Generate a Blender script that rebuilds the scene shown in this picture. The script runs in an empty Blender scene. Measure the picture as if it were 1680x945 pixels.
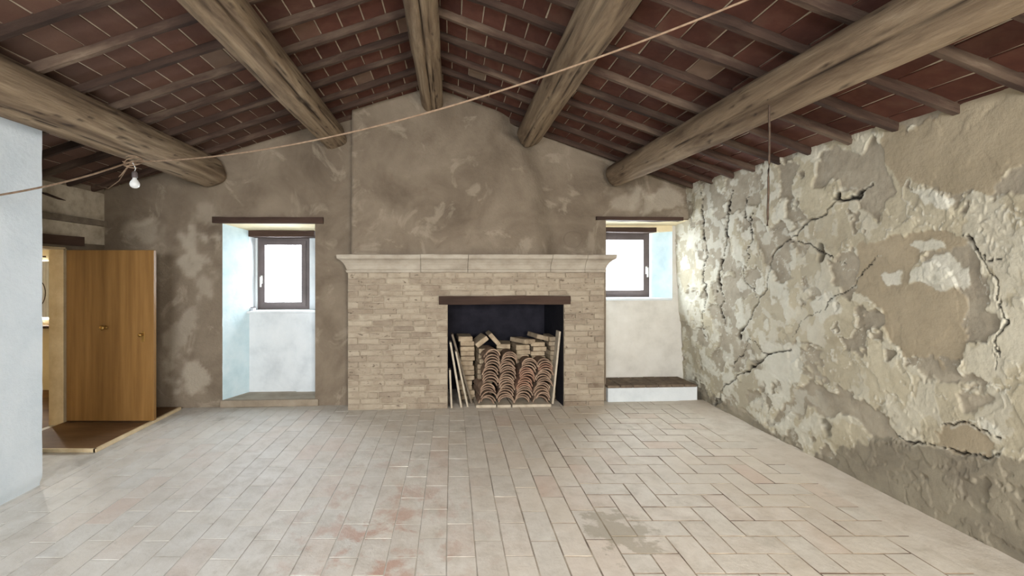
import bpy, bmesh, math, random
import numpy as np
from mathutils import Vector, Matrix, Euler
C = bpy.context.scene.collection
random.seed(7)
RNG = np.random.RandomState(5)
R = math.radians

def lin(c):
    return tuple(((v/255)/12.92 if v/255 <= .04045 else ((v/255+.055)/1.055)**2.4) for v in c)

# ------------------------------------------------------------------ camera, world, lights
F = 720.0; VX, VY = 742.0, 447.0; EYE = 1.5
cam = bpy.data.objects.new('camera', bpy.data.cameras.new('camera')); C.objects.link(cam)
cam.location = (0, 0, EYE); cam.rotation_euler = (R(90), 0, 0)
cam.data.sensor_width = 36; cam.data.lens = 36*F/1680
cam.data.shift_x = (840-VX)/1680; cam.data.shift_y = -(472.5-VY)/1680
cam.data.clip_start = .05
bpy.context.scene.camera = cam
vs = bpy.context.scene.view_settings
vs.view_transform = 'Standard'; vs.look = 'None'; vs.gamma = 1; vs.exposure = 0.42
try: vs.use_curve_mapping = False
except Exception: pass
w = bpy.data.worlds.new('overcast_sky'); bpy.context.scene.world = w; w.use_nodes = True
w.node_tree.nodes['Background'].inputs[0].default_value = (.86, .93, 1, 1)
w.node_tree.nodes['Background'].inputs[1].default_value = 3.0

def area(name, loc, rot, sx, sy, power, col):
    l = bpy.data.lights.new(name, 'AREA'); l.shape = 'RECTANGLE'; l.size = sx; l.size_y = sy
    l.energy = power; l.color = col
    o = bpy.data.objects.new(name, l); C.objects.link(o); o.location = loc; o.rotation_euler = rot
    return o
# daylight just outside the glazed openings
area('daylight_window_west', (-2.15, 5.80, 1.62), (R(-68), 0, R(3.2)), 1.0, 1.2, 150, (.84, .92, 1))
area('daylight_window_east', (2.3, 6.1, 1.75), (R(-68), 0, R(3.2)), 1.0, 1.2, 120, (.88, .95, 1))
# openings in the wall behind the camera
area('daylight_rear_west', (-1.2, -2.65, 2.0), (R(62), 0, 0), 1.7, 1.7, 300, (.92, .95, 1))
area('daylight_rear_east', (1.5, -2.65, 2.0), (R(62), 0, 0), 1.7, 1.7, 330, (1, .96, .91))
area('daylight_next_room', (-5.5, 5.85, 1.3), (R(-90), 0, 0), .7, .9, 260, (1, .96, .88))

# ------------------------------------------------------------------ helpers
TH = math.atan(.056); cT, sT = math.cos(TH), math.sin(TH); OY = 5.03
def pl(px, py, d=0.0):
    """pixel -> (u, z) on the plane parallel to the back wall, d metres in front of it"""
    a = (px-VX)/F; b = -(py-VY)/F
    t = (d-OY*cT)/(a*sT-cT)
    return t*a*cT+(t-OY)*sT, EYE+t*b
def U(px, d=0.0): return pl(px, VY, d)[0]
def Zp(px, py, d=0.0): return pl(px, py, d)[1]
def BL(u, d, z=0.0):
    return Vector((u*cT+d*sT, OY+u*sT-d*cT, z))
def at(px, py, Y): return Vector(((px-VX)/F*Y, Y, EYE-(py-VY)/F*Y))

class MB:
    def __init__(s): s.v = []; s.f = []
    def box(s, c, size, rot=None):
        M = rot if rot is not None else Matrix.Identity(3)
        k = len(s.v)
        for dz in (-.5, .5):
            for dx, dy in ((-.5, -.5), (.5, -.5), (.5, .5), (-.5, .5)):
                s.v.append(Vector(c)+M@Vector((dx*size[0], dy*size[1], dz*size[2])))
        for f in ((0, 3, 2, 1), (4, 5, 6, 7), (0, 1, 5, 4), (1, 2, 6, 5), (2, 3, 7, 6), (3, 0, 4, 7)):
            s.f.append(tuple(k+i for i in f))
        return s
    def span(s, x0, x1, y0, y1, z0, z1):
        return s.box(((x0+x1)/2, (y0+y1)/2, (z0+z1)/2), (abs(x1-x0), abs(y1-y0), abs(z1-z0)))
    def poly(s, pts):
        k = len(s.v); s.v += [Vector(p) for p in pts]; s.f.append(tuple(range(k, k+len(pts)))); return s
    def tube(s, pts, r, n=8, cap=True):
        pts = [Vector(p) for p in pts]; k0 = len(s.v)
        rs = r if isinstance(r, (list, tuple)) else [r]*len(pts)
        up = Vector((0, 0, 1))
        for i, p in enumerate(pts):
            t = (pts[min(i+1, len(pts)-1)]-pts[max(i-1, 0)]).normalized()
            a = t.cross(up)
            if a.length < .05: a = t.cross(Vector((1, 0, 0)))
            a.normalize(); b = t.cross(a).normalized()
            for j in range(n):
                q = 2*math.pi*j/n
                s.v.append(p+(a*math.cos(q)+b*math.sin(q))*rs[i])
        for i in range(len(pts)-1):
            for j in range(n):
                s.f.append((k0+i*n+j, k0+i*n+(j+1) % n, k0+(i+1)*n+(j+1) % n, k0+(i+1)*n+j))
        if cap:
            s.f.append(tuple(k0+j for j in range(n))[::-1]); s.f.append(tuple(k0+(len(pts)-1)*n+j for j in range(n)))
        return s
    def lathe(s, prof, c=(0, 0, 0), n=20):
        k0 = len(s.v)
        for r, z in prof:
            for j in range(n):
                q = 2*math.pi*j/n; s.v.append(Vector((c[0]+r*math.cos(q), c[1]+r*math.sin(q), c[2]+z)))
        for i in range(len(prof)-1):
            for j in range(n):
                s.f.append((k0+i*n+j, k0+i*n+(j+1) % n, k0+(i+1)*n+(j+1) % n, k0+(i+1)*n+j))
        return s
    def mesh(s, name, m, smooth=False, bevel=0, fix=True):
        me = bpy.data.meshes.new(name)
        me.from_pydata([tuple(v) for v in s.v], [], s.f)
        if bevel or fix:
            bm = bmesh.new(); bm.from_mesh(me)
            if bevel:
                bmesh.ops.bevel(bm, geom=list(bm.edges), offset=bevel, segments=1, affect='EDGES')
            if fix: bmesh.ops.recalc_face_normals(bm, faces=list(bm.faces))
            bm.to_mesh(me); bm.free()
        if smooth: me.polygons.foreach_set('use_smooth', [True]*len(me.polygons))
        me.materials.append(m)
        return me
    def build(s, name, m, parent=None, loc=(0, 0, 0), rotz=0, smooth=False, bevel=0, fix=True):
        o = bpy.data.objects.new(name, s.mesh(name, m, smooth, bevel, fix)); C.objects.link(o)
        o.location = loc; o.rotation_euler = (0, 0, rotz)
        if parent is not None: o.parent = parent
        return o

def inst(name, me, parent, mtx):
    o = bpy.data.objects.new(name, me); C.objects.link(o)
    o.matrix_local = mtx
    if parent is not None: o.parent = parent
    return o
def tag(o, label=None, cat=None, group=None, kind=None):
    if label: o['label'] = label
    if cat: o['category'] = cat
    if group: o['group'] = group
    if kind: o['kind'] = kind
    return o
def thing(name, label, cat, loc=(0, 0, 0), rotz=0, group=None):
    o = bpy.data.objects.new(name, None); C.objects.link(o); o.location = loc; o.rotation_euler = (0, 0, rotz)
    o.empty_display_size = .1
    return tag(o, label, cat, group)
def grid_object(name, P, m, parent=None, keep=None, attrs=None, smooth=True, loc=(0,0,0), rotz=0):
    """P: (ny,nx,3) array; keep: (ny-1,nx-1) bool"""
    ny, nx = P.shape[:2]
    idx = np.arange(ny*nx).reshape(ny, nx)
    q = np.stack([idx[:-1, :-1], idx[:-1, 1:], idx[1:, 1:], idx[1:, :-1]], -1)
    q = q[keep] if keep is not None else q.reshape(-1, 4)
    me = bpy.data.meshes.new(name)
    me.vertices.add(ny*nx); me.vertices.foreach_set('co', P.reshape(-1).astype(np.float32))
    me.loops.add(q.size); me.loops.foreach_set('vertex_index', q.reshape(-1).astype(np.int32))
    me.polygons.add(len(q)); me.polygons.foreach_set('loop_start', (np.arange(len(q))*4).astype(np.int32))
    me.polygons.foreach_set('loop_total', np.full(len(q), 4, np.int32))
    me.update(calc_edges=True)
    me.polygons.foreach_set('use_smooth', np.full(len(q), smooth))
    for k, a in (attrs or {}).items():
        at_ = me.attributes.new(k, 'FLOAT', 'POINT'); at_.data.foreach_set('value', a.reshape(-1).astype(np.float32))
    me.materials.append(m)
    o = bpy.data.objects.new(name, me); C.objects.link(o); o.location = loc; o.rotation_euler = (0, 0, rotz)
    if parent is not None: o.parent = parent
    return o

# numpy value noise
_T = RNG.rand(512, 512)
def vn(x, y):
    xi = np.floor(x).astype(int); yi = np.floor(y).astype(int); fx = x-xi; fy = y-yi
    fx = fx*fx*(3-2*fx); fy = fy*fy*(3-2*fy)
    g = lambda a, b: _T[a % 512, b % 512]
    return (g(xi, yi)*(1-fx)+g(xi+1, yi)*fx)*(1-fy)+(g(xi, yi+1)*(1-fx)+g(xi+1, yi+1)*fx)*fy
def fbm(x, y, o=5, s=0):
    r = 0; a = .5; t = 0
    for k in range(o):
        r = r+a*vn(x*2**k+17.3*k+s, y*2**k+9.1*k+s*1.7); t += a; a *= .55
    return r/t
def sstep(a, b, x):
    t = np.clip((x-a)/(b-a), 0, 1); return t*t*(3-2*t)
def n1(x, s=0): return float(fbm(np.array([x]), np.array([s*3.7]), 3)[0])*2-1

# ------------------------------------------------------------------ materials
def base(name, rough=.9):
    m = bpy.data.materials.new(name); m.use_nodes = True; nt = m.node_tree
    b = nt.nodes['Principled BSDF']; b.inputs['Roughness'].default_value = rough
    b.inputs['Specular IOR Level'].default_value = .25
    return m, nt, b
def N(nt, t, **k):
    n = nt.nodes.new(t)
    for a, v in k.items(): setattr(n, a, v)
    return n
def ramp(nt, fac, stops):
    r = N(nt, 'ShaderNodeValToRGB'); e = r.color_ramp.elements
    while len(e) < len(stops): e.new(.5)
    for el, (p, c) in zip(e, stops): el.position = p; el.color = (*lin(c), 1)
    nt.links.new(fac, r.inputs[0]); return r.outputs[0]
def noise(nt, vec, scale, detail=6, rough=.6, dist=0.0):
    n = N(nt, 'ShaderNodeTexNoise'); n.inputs['Scale'].default_value = scale
    n.inputs['Detail'].default_value = detail; n.inputs['Roughness'].default_value = rough
    n.inputs['Distortion'].default_value = dist
    nt.links.new(vec, n.inputs['Vector']); return n.outputs['Fac']
def coords(nt, world=False, stretch=(1, 1, 1), rnd=False):
    if world: o = N(nt, 'ShaderNodeNewGeometry').outputs['Position']
    else: o = N(nt, 'ShaderNodeTexCoord').outputs['Object']
    if rnd:
        oi = N(nt, 'ShaderNodeObjectInfo'); vm = N(nt, 'ShaderNodeVectorMath', operation='ADD')
        sc = N(nt, 'ShaderNodeVectorMath', operation='SCALE'); sc.inputs[3].default_value = 1
        cx = N(nt, 'ShaderNodeCombineXYZ'); mm = N(nt, 'ShaderNodeMath', operation='MULTIPLY'); mm.inputs[1].default_value = 50
        nt.links.new(oi.outputs['Random'], mm.inputs[0])
        for i in range(3): nt.links.new(mm.outputs[0], cx.inputs[i])
        nt.links.new(o, vm.inputs[0]); nt.links.new(cx.outputs[0], vm.inputs[1]); o = vm.outputs[0]
    mp = N(nt, 'ShaderNodeMapping'); mp.inputs['Scale'].default_value = stretch
    nt.links.new(o, mp.inputs['Vector']); return mp.outputs[0]
def mixc(nt, fac, a, b, mode='MIX'):
    m = N(nt, 'ShaderNodeMix', data_type='RGBA', blend_type=mode)
    if isinstance(fac, float): m.inputs[0].default_value = fac
    else: nt.links.new(fac, m.inputs[0])
    for i, x in ((6, a), (7, b)):
        if isinstance(x, tuple): m.inputs[i].default_value = (*lin(x), 1)
        else: nt.links.new(x, m.inputs[i])
    return m.outputs[2]
def mapr(nt, v, a, b, c=0.0, d=1.0):
    m = N(nt, 'ShaderNodeMapRange'); nt.links.new(v, m.inputs[0])
    for i, x in enumerate((a, b, c, d)): m.inputs[i+1].default_value = x
    return m.outputs[0]
def bump(nt, b, h, strength=.4, dist=.01):
    n = N(nt, 'ShaderNodeBump'); n.inputs['Strength'].default_value = strength; n.inputs['Distance'].default_value = dist
    nt.links.new(h, n.inputs['Height']); nt.links.new(n.outputs[0], b.inputs['Normal'])
def attr(nt, name):
    a = N(nt, 'ShaderNodeAttribute'); a.attribute_name = name; return a.outputs['Fac']
def simple(name, stops, scale=4, stretch=(1, 1, 1), rough=.85, bs=.4, bscale=40, bdist=.01, rnd=0.0, world=False, dist=0.0,
           patch=None, rndc=None, crack=False):
    m, nt, b = base(name, rough)
    v = coords(nt, world, stretch, rnd=not world and rnd > 0)
    f = noise(nt, v, scale, 8, .62, dist)
    col = ramp(nt, f, stops)
    if patch:                      # (colour, scale, lo, hi)
        v2 = coords(nt, True) if world else v
        pf = mapr(nt, noise(nt, v2, patch[1], 6, .6, .3), patch[2], patch[3])
        col = mixc(nt, pf, col, patch[0])
    if rndc:                       # per piece tint between colours
        oi = N(nt, 'ShaderNodeObjectInfo')
        rc = ramp(nt, oi.outputs['Random'], rndc)
        col = mixc(nt, .5, col, rc)
    if rnd:
        oi = N(nt, 'ShaderNodeObjectInfo'); mv = mapr(nt, oi.outputs['Random'], 0, 1, 1-rnd, 1+rnd)
        h = N(nt, 'ShaderNodeHueSaturation'); nt.links.new(mv, h.inputs['Value']); nt.links.new(col, h.inputs['Color']); col = h.outputs[0]
    if crack: col = mixc(nt, attr(nt, 'crack'), col, (44, 33, 26))  # dark crack interior, with groove shade painted into the colour
    nt.links.new(col, b.inputs['Base Color'])
    if bs: bump(nt, b, noise(nt, v, bscale, 8, .7), bs, bdist)
    return m

M = {}
M['white'] = simple('bluish_limewash', [(.25, (190, 200, 205)), (.5, (206, 214, 218)), (.8, (216, 222, 225))], 2.2, bs=.5, bscale=9, bdist=.02)
M['niche'] = simple('white_limewash', [(.25, (186, 192, 194)), (.5, (208, 213, 214)), (.8, (222, 225, 225))], 3, bs=.4, bscale=12, bdist=.012)
M['niche2'] = simple('cream_white_limewash', [(.25, (182, 178, 168)), (.5, (204, 200, 190)), (.8, (218, 215, 206))], 3, bs=.4, bscale=12, bdist=.012)
M['bluejamb'] = simple('pale_blue_limewash', [(.25, (180, 204, 210)), (.5, (200, 220, 225)), (.8, (218, 231, 234))], 5, bs=.4, bscale=14, bdist=.01)
M['cream'] = simple('cream_paint', [(.3, (205, 190, 155)), (.7, (226, 212, 178))], 3, bs=.2, bscale=12)
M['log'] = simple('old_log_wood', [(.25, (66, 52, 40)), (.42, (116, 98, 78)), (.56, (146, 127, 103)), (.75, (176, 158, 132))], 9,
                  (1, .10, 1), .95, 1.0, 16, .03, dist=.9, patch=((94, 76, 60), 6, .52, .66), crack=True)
M['rafter'] = simple('old_rafter_wood', [(.3, (42, 30, 25)), (.5, (68, 52, 43)), (.66, (100, 84, 70)), (.78, (136, 120, 102))], 6, (.2, 1, 1), .95, .9, 30, .012, rnd=.2)
M['darkwood'] = simple('dark_brown_wood', [(.3, (44, 32, 26)), (.6, (74, 56, 46)), (.85, (98, 78, 64))], 7, (.15, 1, 1), .85, .6, 30, .008)
M['greywood'] = simple('weathered_grey_wood', [(.3, (92, 82, 70)), (.6, (128, 116, 100)), (.85, (158, 146, 128))], 7, (1, .15, 1), .9, .6, 30, .008)
M['rtile'] = simple('terracotta_ceiling_tile', [(.25, (58, 36, 30)), (.5, (82, 51, 42)), (.78, (106, 76, 63))], 9, rough=.95, bs=.35, bscale=60, bdist=.004,
                    rnd=.16, patch=((104, 84, 70), 3.0, .54, .72), rndc=[(0, (78, 46, 38)), (.55, (92, 55, 44)), (.96, (98, 64, 53)), (.99, (128, 112, 96)), (1, (140, 128, 110))])
def dusty_left(mt):
    nt = mt.node_tree; b = nt.nodes['Principled BSDF']; src = b.inputs['Base Color'].links[0].from_socket
    sx = N(nt, 'ShaderNodeSeparateXYZ'); nt.links.new(N(nt, 'ShaderNodeNewGeometry').outputs['Position'], sx.inputs[0])
    nt.links.new(mixc(nt, mapr(nt, sx.outputs[0], -.9, -2.6, 0, .6), src, (92, 74, 63)), b.inputs['Base Color'])
dusty_left(M['rtile'])
M['mortar'] = simple('pale_joint_mortar', [(.3, (150, 136, 118)), (.7, (182, 170, 150))], 10, bs=.4, bscale=50, world=True)
M['brick'] = simple('washed_old_brick', [(.25, (118, 101, 86)), (.45, (152, 138, 119)), (.62, (168, 154, 135)), (.8, (182, 170, 151))], 7, rough=.95,
                    bs=1.0, bscale=38, bdist=.014, rnd=.05, world=True, patch=((176, 163, 143), 5, .42, .56), rndc=[(0, (104, 86, 72)), (.07, (138, 122, 104)), (.5, (164, 150, 130)), (.9, (172, 160, 140)), (1, (120, 104, 88))])
def voids(mt, sc=16, lo=.62, hi=.68, c=(84, 70, 58)):
    nt = mt.node_tree; b = nt.nodes['Principled BSDF']; src = b.inputs['Base Color'].links[0].from_socket
    v = coords(nt, True, (1, 1, 1.8)); nt.links.new(mixc(nt, mapr(nt, noise(nt, v, sc, 5, .6, .3), lo, hi, 0, .75), src, c), b.inputs['Base Color'])
voids(M['brick'])
M['bmortar'] = simple('fireplace_mortar', [(.25, (124, 110, 93)), (.5, (160, 147, 127)), (.8, (180, 168, 148))], 12, bs=1.0, bscale=40, bdist=.008, world=True)
M['stone'] = simple('pale_cornice_stone', [(.25, (140, 129, 114)), (.5, (164, 154, 138)), (.8, (182, 173, 158))], 8, (.6, 1, 1), bs=.4, bscale=40, bdist=.004)
M['soot'] = simple('soot_black', [(.3, (18, 18, 26)), (.7, (38, 36, 44))], 5, bs=.5, bscale=20)
M['coppo'] = simple('grey_brown_roof_tile', [(.25, (104, 82, 68)), (.5, (142, 118, 98)), (.8, (172, 150, 128))], 14, bs=.6, bscale=60, bdist=.004,
                    rnd=.18)
M['coppo_red'] = simple('reddish_roof_tile', [(.25, (110, 82, 68)), (.5, (144, 110, 90)), (.8, (170, 140, 118))], 14, bs=.6, bscale=60, bdist=.004, rnd=.15)
M['oldbrick'] = simple('spare_brick', [(.25, (126, 108, 88)), (.5, (166, 148, 122)), (.8, (192, 176, 150))], 14, bs=.6, bscale=60, bdist=.004, rnd=.15)
M['stepbrick'] = simple('dark_step_brick', [(.25, (74, 62, 52)), (.5, (102, 88, 74)), (.8, (130, 116, 98))], 12, bs=.6, bscale=50, bdist=.004, rnd=.12)
M['slab'] = simple('pale_slab', [(.25, (150, 138, 118)), (.5, (182, 170, 150)), (.8, (204, 194, 174))], 10, bs=.4, bscale=60, bdist=.003)
M['slab2'] = simple('dusty_plaster_step', [(.25, (120, 107, 90)), (.5, (142, 129, 111)), (.8, (160, 148, 130))], 6, bs=.6, bscale=30, bdist=.01)
M['oak'] = simple('varnished_oak_veneer', [(.3, (110, 78, 40)), (.5, (126, 92, 50)), (.7, (139, 104, 60))], 5, (3, 1, .16), .42, .15, 60, .002)
M['oakdark'] = simple('brown_landing_wood', [(.3, (84, 60, 38)), (.5, (104, 77, 50)), (.7, (120, 91, 61))], 6, (.3, 1, 1), .7, .3, 30, .004)
M['palewood'] = simple('pale_wood_and_lit_edge', [(.3, (190, 168, 132)), (.7, (216, 198, 164))], 8, bs=.2)
M['frame'] = simple('taupe_window_frame', [(.3, (84, 76, 74)), (.7, (102, 92, 90))], 6, bs=0, rough=.45)
M['cable'] = simple('dusty_brown_cable', [(.3, (116, 94, 74)), (.7, (150, 128, 106))], 30, bs=0, rough=.8)
M['wire'] = simple('rusty_wire', [(.3, (60, 48, 40)), (.7, (92, 76, 62))], 30, bs=0, rough=.8)
M['plastic'] = simple('aged_white_plastic', [(.3, (190, 190, 184)), (.7, (222, 222, 218))], 6, bs=0, rough=.4)
M['brass'] = simple('brass', [(.3, (150, 116, 62)), (.7, (182, 146, 86))], 6, bs=0, rough=.35); M['brass'].node_tree.nodes['Principled BSDF'].inputs['Metallic'].default_value = .8
M['chrome'] = simple('grey_metal', [(.3, (180, 182, 186)), (.7, (205, 208, 212))], 6, bs=0, rough=.3)
M['fabric'] = simple('white_curtain', [(.3, (222, 224, 226)), (.7, (240, 242, 244))], 6, bs=0, rough=.9)

def glass_mat(name):
    m, nt, b = base(name, .02); nt.nodes.remove(b)
    t = N(nt, 'ShaderNodeBsdfTransparent'); g = N(nt, 'ShaderNodeBsdfGlossy'); g.inputs['Roughness'].default_value = .03
    mx = N(nt, 'ShaderNodeMixShader'); mx.inputs[0].default_value = .08
    nt.links.new(t.outputs[0], mx.inputs[1]); nt.links.new(g.outputs[0], mx.inputs[2])
    nt.links.new(mx.outputs[0], nt.nodes['Material Output'].inputs[0]); return m
M['glass'] = glass_mat('window_glass')
m, nt, b = base('bulb_glass', .08); b.inputs['Base Color'].default_value = (.93, .94, .92, 1)
b.inputs['Transmission Weight'].default_value = .35; b.inputs['Specular IOR Level'].default_value = .6; M['bulb'] = m

# back wall plaster
def backwall_mat():
    m, nt, b = base('brown_plaster', .95)
    v = coords(nt, True)
    col = ramp(nt, noise(nt, v, 1.6, 10, .62, .4), [(.28, (98, 86, 72)), (.45, (117, 104, 88)), (.6, (131, 118, 101)), (.78, (147, 134, 116))])
    col = mixc(nt, mapr(nt, noise(nt, v, 2.6, 9, .62, .8), .57, .64, 0, .35), col, (172, 160, 140))
    col = mixc(nt, mapr(nt, noise(nt, v, 5.5, 9, .7, .5), .58, .68, 0, .45), col, (110, 94, 78))
    col = mixc(nt, attr(nt, 'pale'), col, (204, 194, 174))
    nt.links.new(col, b.inputs['Base Color'])
    h = N(nt, 'ShaderNodeMath', operation='ADD'); nt.links.new(noise(nt, v, 4, 6, .6), h.inputs[0]); nt.links.new(noise(nt, v, 32, 8, .7), h.inputs[1])
    bump(nt, b, h.outputs[0], .55, .018); return m
M['plaster'] = backwall_mat()
def rightwall_mat():
    m, nt, b = base('peeling_plaster', .92)
    v = coords(nt, True)
    bare = ramp(nt, noise(nt, v, 5, 9, .65, .4), [(.3, (138, 129, 113)), (.5, (158, 149, 131)), (.75, (174, 165, 146))])
    plas = ramp(nt, noise(nt, v, 3.2, 9, .66, .6), [(.28, (160, 150, 127)), (.5, (183, 174, 150)), (.72, (200, 192, 168))])
    smooth = ramp(nt, noise(nt, v, 2.0, 9, .6, .3), [(.3, (148, 136, 113)), (.6, (168, 155, 131)), (.8, (180, 168, 144))])
    damp = ramp(nt, noise(nt, v, 3.0, 9, .65, .5), [(.3, (120, 112, 98)), (.55, (144, 136, 118)), (.8, (164, 156, 136))])
    plas = mixc(nt, attr(nt, 'lay'), plas, (166, 158, 138)); col = mixc(nt, attr(nt, 'plaster'), bare, plas)
    col = mixc(nt, attr(nt, 'smooth'), col, smooth)
    col = mixc(nt, attr(nt, 'damp'), col, damp)
    wv = ramp(nt, noise(nt, v, 9, 8, .7), [(.3, (196, 194, 178)), (.7, (218, 216, 203))])
    col = mixc(nt, attr(nt, 'white'), col, wv)
    col = mixc(nt, attr(nt, 'dark'), col, (46, 40, 34))
    nt.links.new(col, b.inputs['Base Color'])
    h = N(nt, 'ShaderNodeMath', operation='ADD'); nt.links.new(noise(nt, v, 9, 8, .65, .4), h.inputs[0]); nt.links.new(noise(nt, v, 45, 8, .7), h.inputs[1])
    bump(nt, b, h.outputs[0], .45, .010); return m
M['peel'] = rightwall_mat()
def floor_mat(name, joint=False):
    m, nt, b = base(name, .62); b.inputs['Specular IOR Level'].default_value = .45
    v = coords(nt, True)
    oi = N(nt, 'ShaderNodeObjectInfo')
    if joint:
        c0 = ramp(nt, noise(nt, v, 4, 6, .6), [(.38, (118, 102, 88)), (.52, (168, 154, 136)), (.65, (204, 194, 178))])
    else:
        c0 = ramp(nt, oi.outputs['Random'], [(0, (200, 188, 174)), (.3, (216, 206, 191)), (.5, (206, 200, 190)), (.8, (220, 211, 197)), (1, (206, 182, 165))])
    dust = ramp(nt, noise(nt, v, 7, 9, .7, .3), [(.3, (184, 178, 166)), (.5, (214, 210, 201)), (.75, (234, 232, 226))])
    if joint: 
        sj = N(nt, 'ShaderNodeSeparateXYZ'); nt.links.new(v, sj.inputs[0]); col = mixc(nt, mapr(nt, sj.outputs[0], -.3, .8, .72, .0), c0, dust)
    else: col = mixc(nt, mapr(nt, noise(nt, v, 1.1, 9, .6, .4), .36, .62, .25, .8), c0, dust)
    # worn red area running towards the fireplace
    sx = N(nt, 'ShaderNodeSeparateXYZ'); nt.links.new(v, sx.inputs[0])
    band = N(nt, 'ShaderNodeMath', operation='ADD'); band.inputs[1].default_value = .42; nt.links.new(sx.outputs[0], band.inputs[0])
    ab = N(nt, 'ShaderNodeMath', operation='ABSOLUTE'); nt.links.new(band.outputs[0], ab.inputs[0])
    g = mapr(nt, ab.outputs[0], .1, .75, 1, 0); g2 = mapr(nt, sx.outputs[1], 2.5, 3.9, 1, 0)
    mu = N(nt, 'ShaderNodeMath', operation='MULTIPLY'); nt.links.new(g, mu.inputs[0]); nt.links.new(g2, mu.inputs[1])
    mu2 = N(nt, 'ShaderNodeMath', operation='MULTIPLY'); nt.links.new(mu.outputs[0], mu2.inputs[0])
    nt.links.new(mapr(nt, noise(nt, v, 4.5, 8, .65, .3), .50, .60, 0, .7), mu2.inputs[1])
    if not joint: col = mixc(nt, mu2.outputs[0], col, (184, 140, 118))
    vm = N(nt, 'ShaderNodeVectorMath', operation='DISTANCE'); vm.inputs[1].default_value = (.95, 2.52, 0); nt.links.new(v, vm.inputs[0])
    ad = N(nt, 'ShaderNodeMath', operation='ADD'); nt.links.new(vm.outputs['Value'], ad.inputs[0]); nt.links.new(mapr(nt, noise(nt, v, 6, 7, .65), .3, .7, -.16, .16), ad.inputs[1])
    col = mixc(nt, mapr(nt, ad.outputs[0], .15, .21, .6, 0), col, (150, 140, 118))
    # greasy stains
    col = mixc(nt, mapr(nt, noise(nt, v, 24, 8, .75, .2), .60, .72, 0, .5), col, (150, 140, 124))
    col = mixc(nt, mapr(nt, noise(nt, v, 1.9, 7, .62, .5), .63, .70, 0, .45), col, (136, 126, 106))
    # broad dusty grey (left) to warm beige (right)
    gx = mapr(nt, sx.outputs[0], -1.5, 1.2, 0, 1)
    tint = ramp(nt, gx, [(0, (214, 218, 222)), (1, (240, 226, 204))])
    col = mixc(nt, .35, col, tint, 'MULTIPLY')
    nt.links.new(col, b.inputs['Base Color'])
    bump(nt, b, noise(nt, v, 22, 9, .72), .5, .008); return m
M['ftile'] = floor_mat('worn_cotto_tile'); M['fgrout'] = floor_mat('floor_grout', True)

# ------------------------------------------------------------------ roof shape
RX, RZ = -.223, 3.585
def slope(x, Y):
    if x >= RX: return .357+.0117*(4.9-Y)
    return .3255
def roof(x, Y): return RZ-slope(x, Y)*abs(x-RX)
LX, EX = -4.05, 3.1            # eaves
FRONT, NX = -2.2, -3.82

# ------------------------------------------------------------------ floor
floor = MB().span(-4.0, 3.3, FRONT-.1, 5.75, -.12, -.0022).build('floor', M['fgrout']); floor['kind'] = 'structure'
tileset = []   # (x0,x1,y0,y1)
colw = .155
def clipadd(x0, x1, y0, y1, X0, X1, Y0, Y1):
    a, b_, c, d = max(x0, X0), min(x1, X1), max(y0, Y0), min(y1, Y1)
    if b_-a > .03 and d-c > .03: tileset.append((a, b_, c, d))
BX = .90
def ybmax(x): return OY+.056*x
ncol = int((BX+2.88)/colw)
for i in range(ncol+1):
    x1 = BX-i*colw; x0 = x1-colw
    y = -2.1-(i % 2)*.15-random.uniform(0, .04)
    while y < 5.1:
        clipadd(x0, x1, y, y+.305, -2.88, BX, FRONT, ybmax((x0+x1)/2)+.0); y += .305
# strip beside the raised landing
# herringbone, right of BX
a_ = .155
for i in range(-30, 60):
    for j in range(-30, 60):
        # axis aligned herringbone: cells (i,j) on the a_ grid
        k = (i-j) % 4
        X = BX+.0+i*a_; Y = -2.0+j*a_
        if k == 0: clipadd(X, X+2*a_, Y, Y+a_, BX, 2.62, FRONT, 5.12)
        elif k == 2 : pass
for i in range(-30, 60):
    for j in range(-30, 60):
        k = (i-j) % 4
        X = BX+i*a_; Y = -2.0+j*a_
        if k == 3: clipadd(X, X+a_, Y, Y+2*a_, BX, 2.62, FRONT, 5.12)
def inview(x, y, z=0):
    if y < .3: return False
    px = VX+x/y*F; py = VY-(z-EYE)/y*F
    return -30 < px < 1710 and -30 < py < 975
cube = MB().box((0, 0, 0), (1, 1, 1))
def tile_mesh(name, sx, sy, h, m, bev=.0018):
    return MB().box((0, 0, -h/2), (sx, sy, h)).mesh(name, m, bevel=bev)
fm_full = tile_mesh('floor_tile', .150, .300, .012, M['ftile'])
def grout_shade_sides(me):      # joint grout on the tile sides, doubling as painted edge shade
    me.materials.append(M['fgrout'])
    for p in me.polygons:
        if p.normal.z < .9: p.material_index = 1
grout_shade_sides(fm_full)
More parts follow.
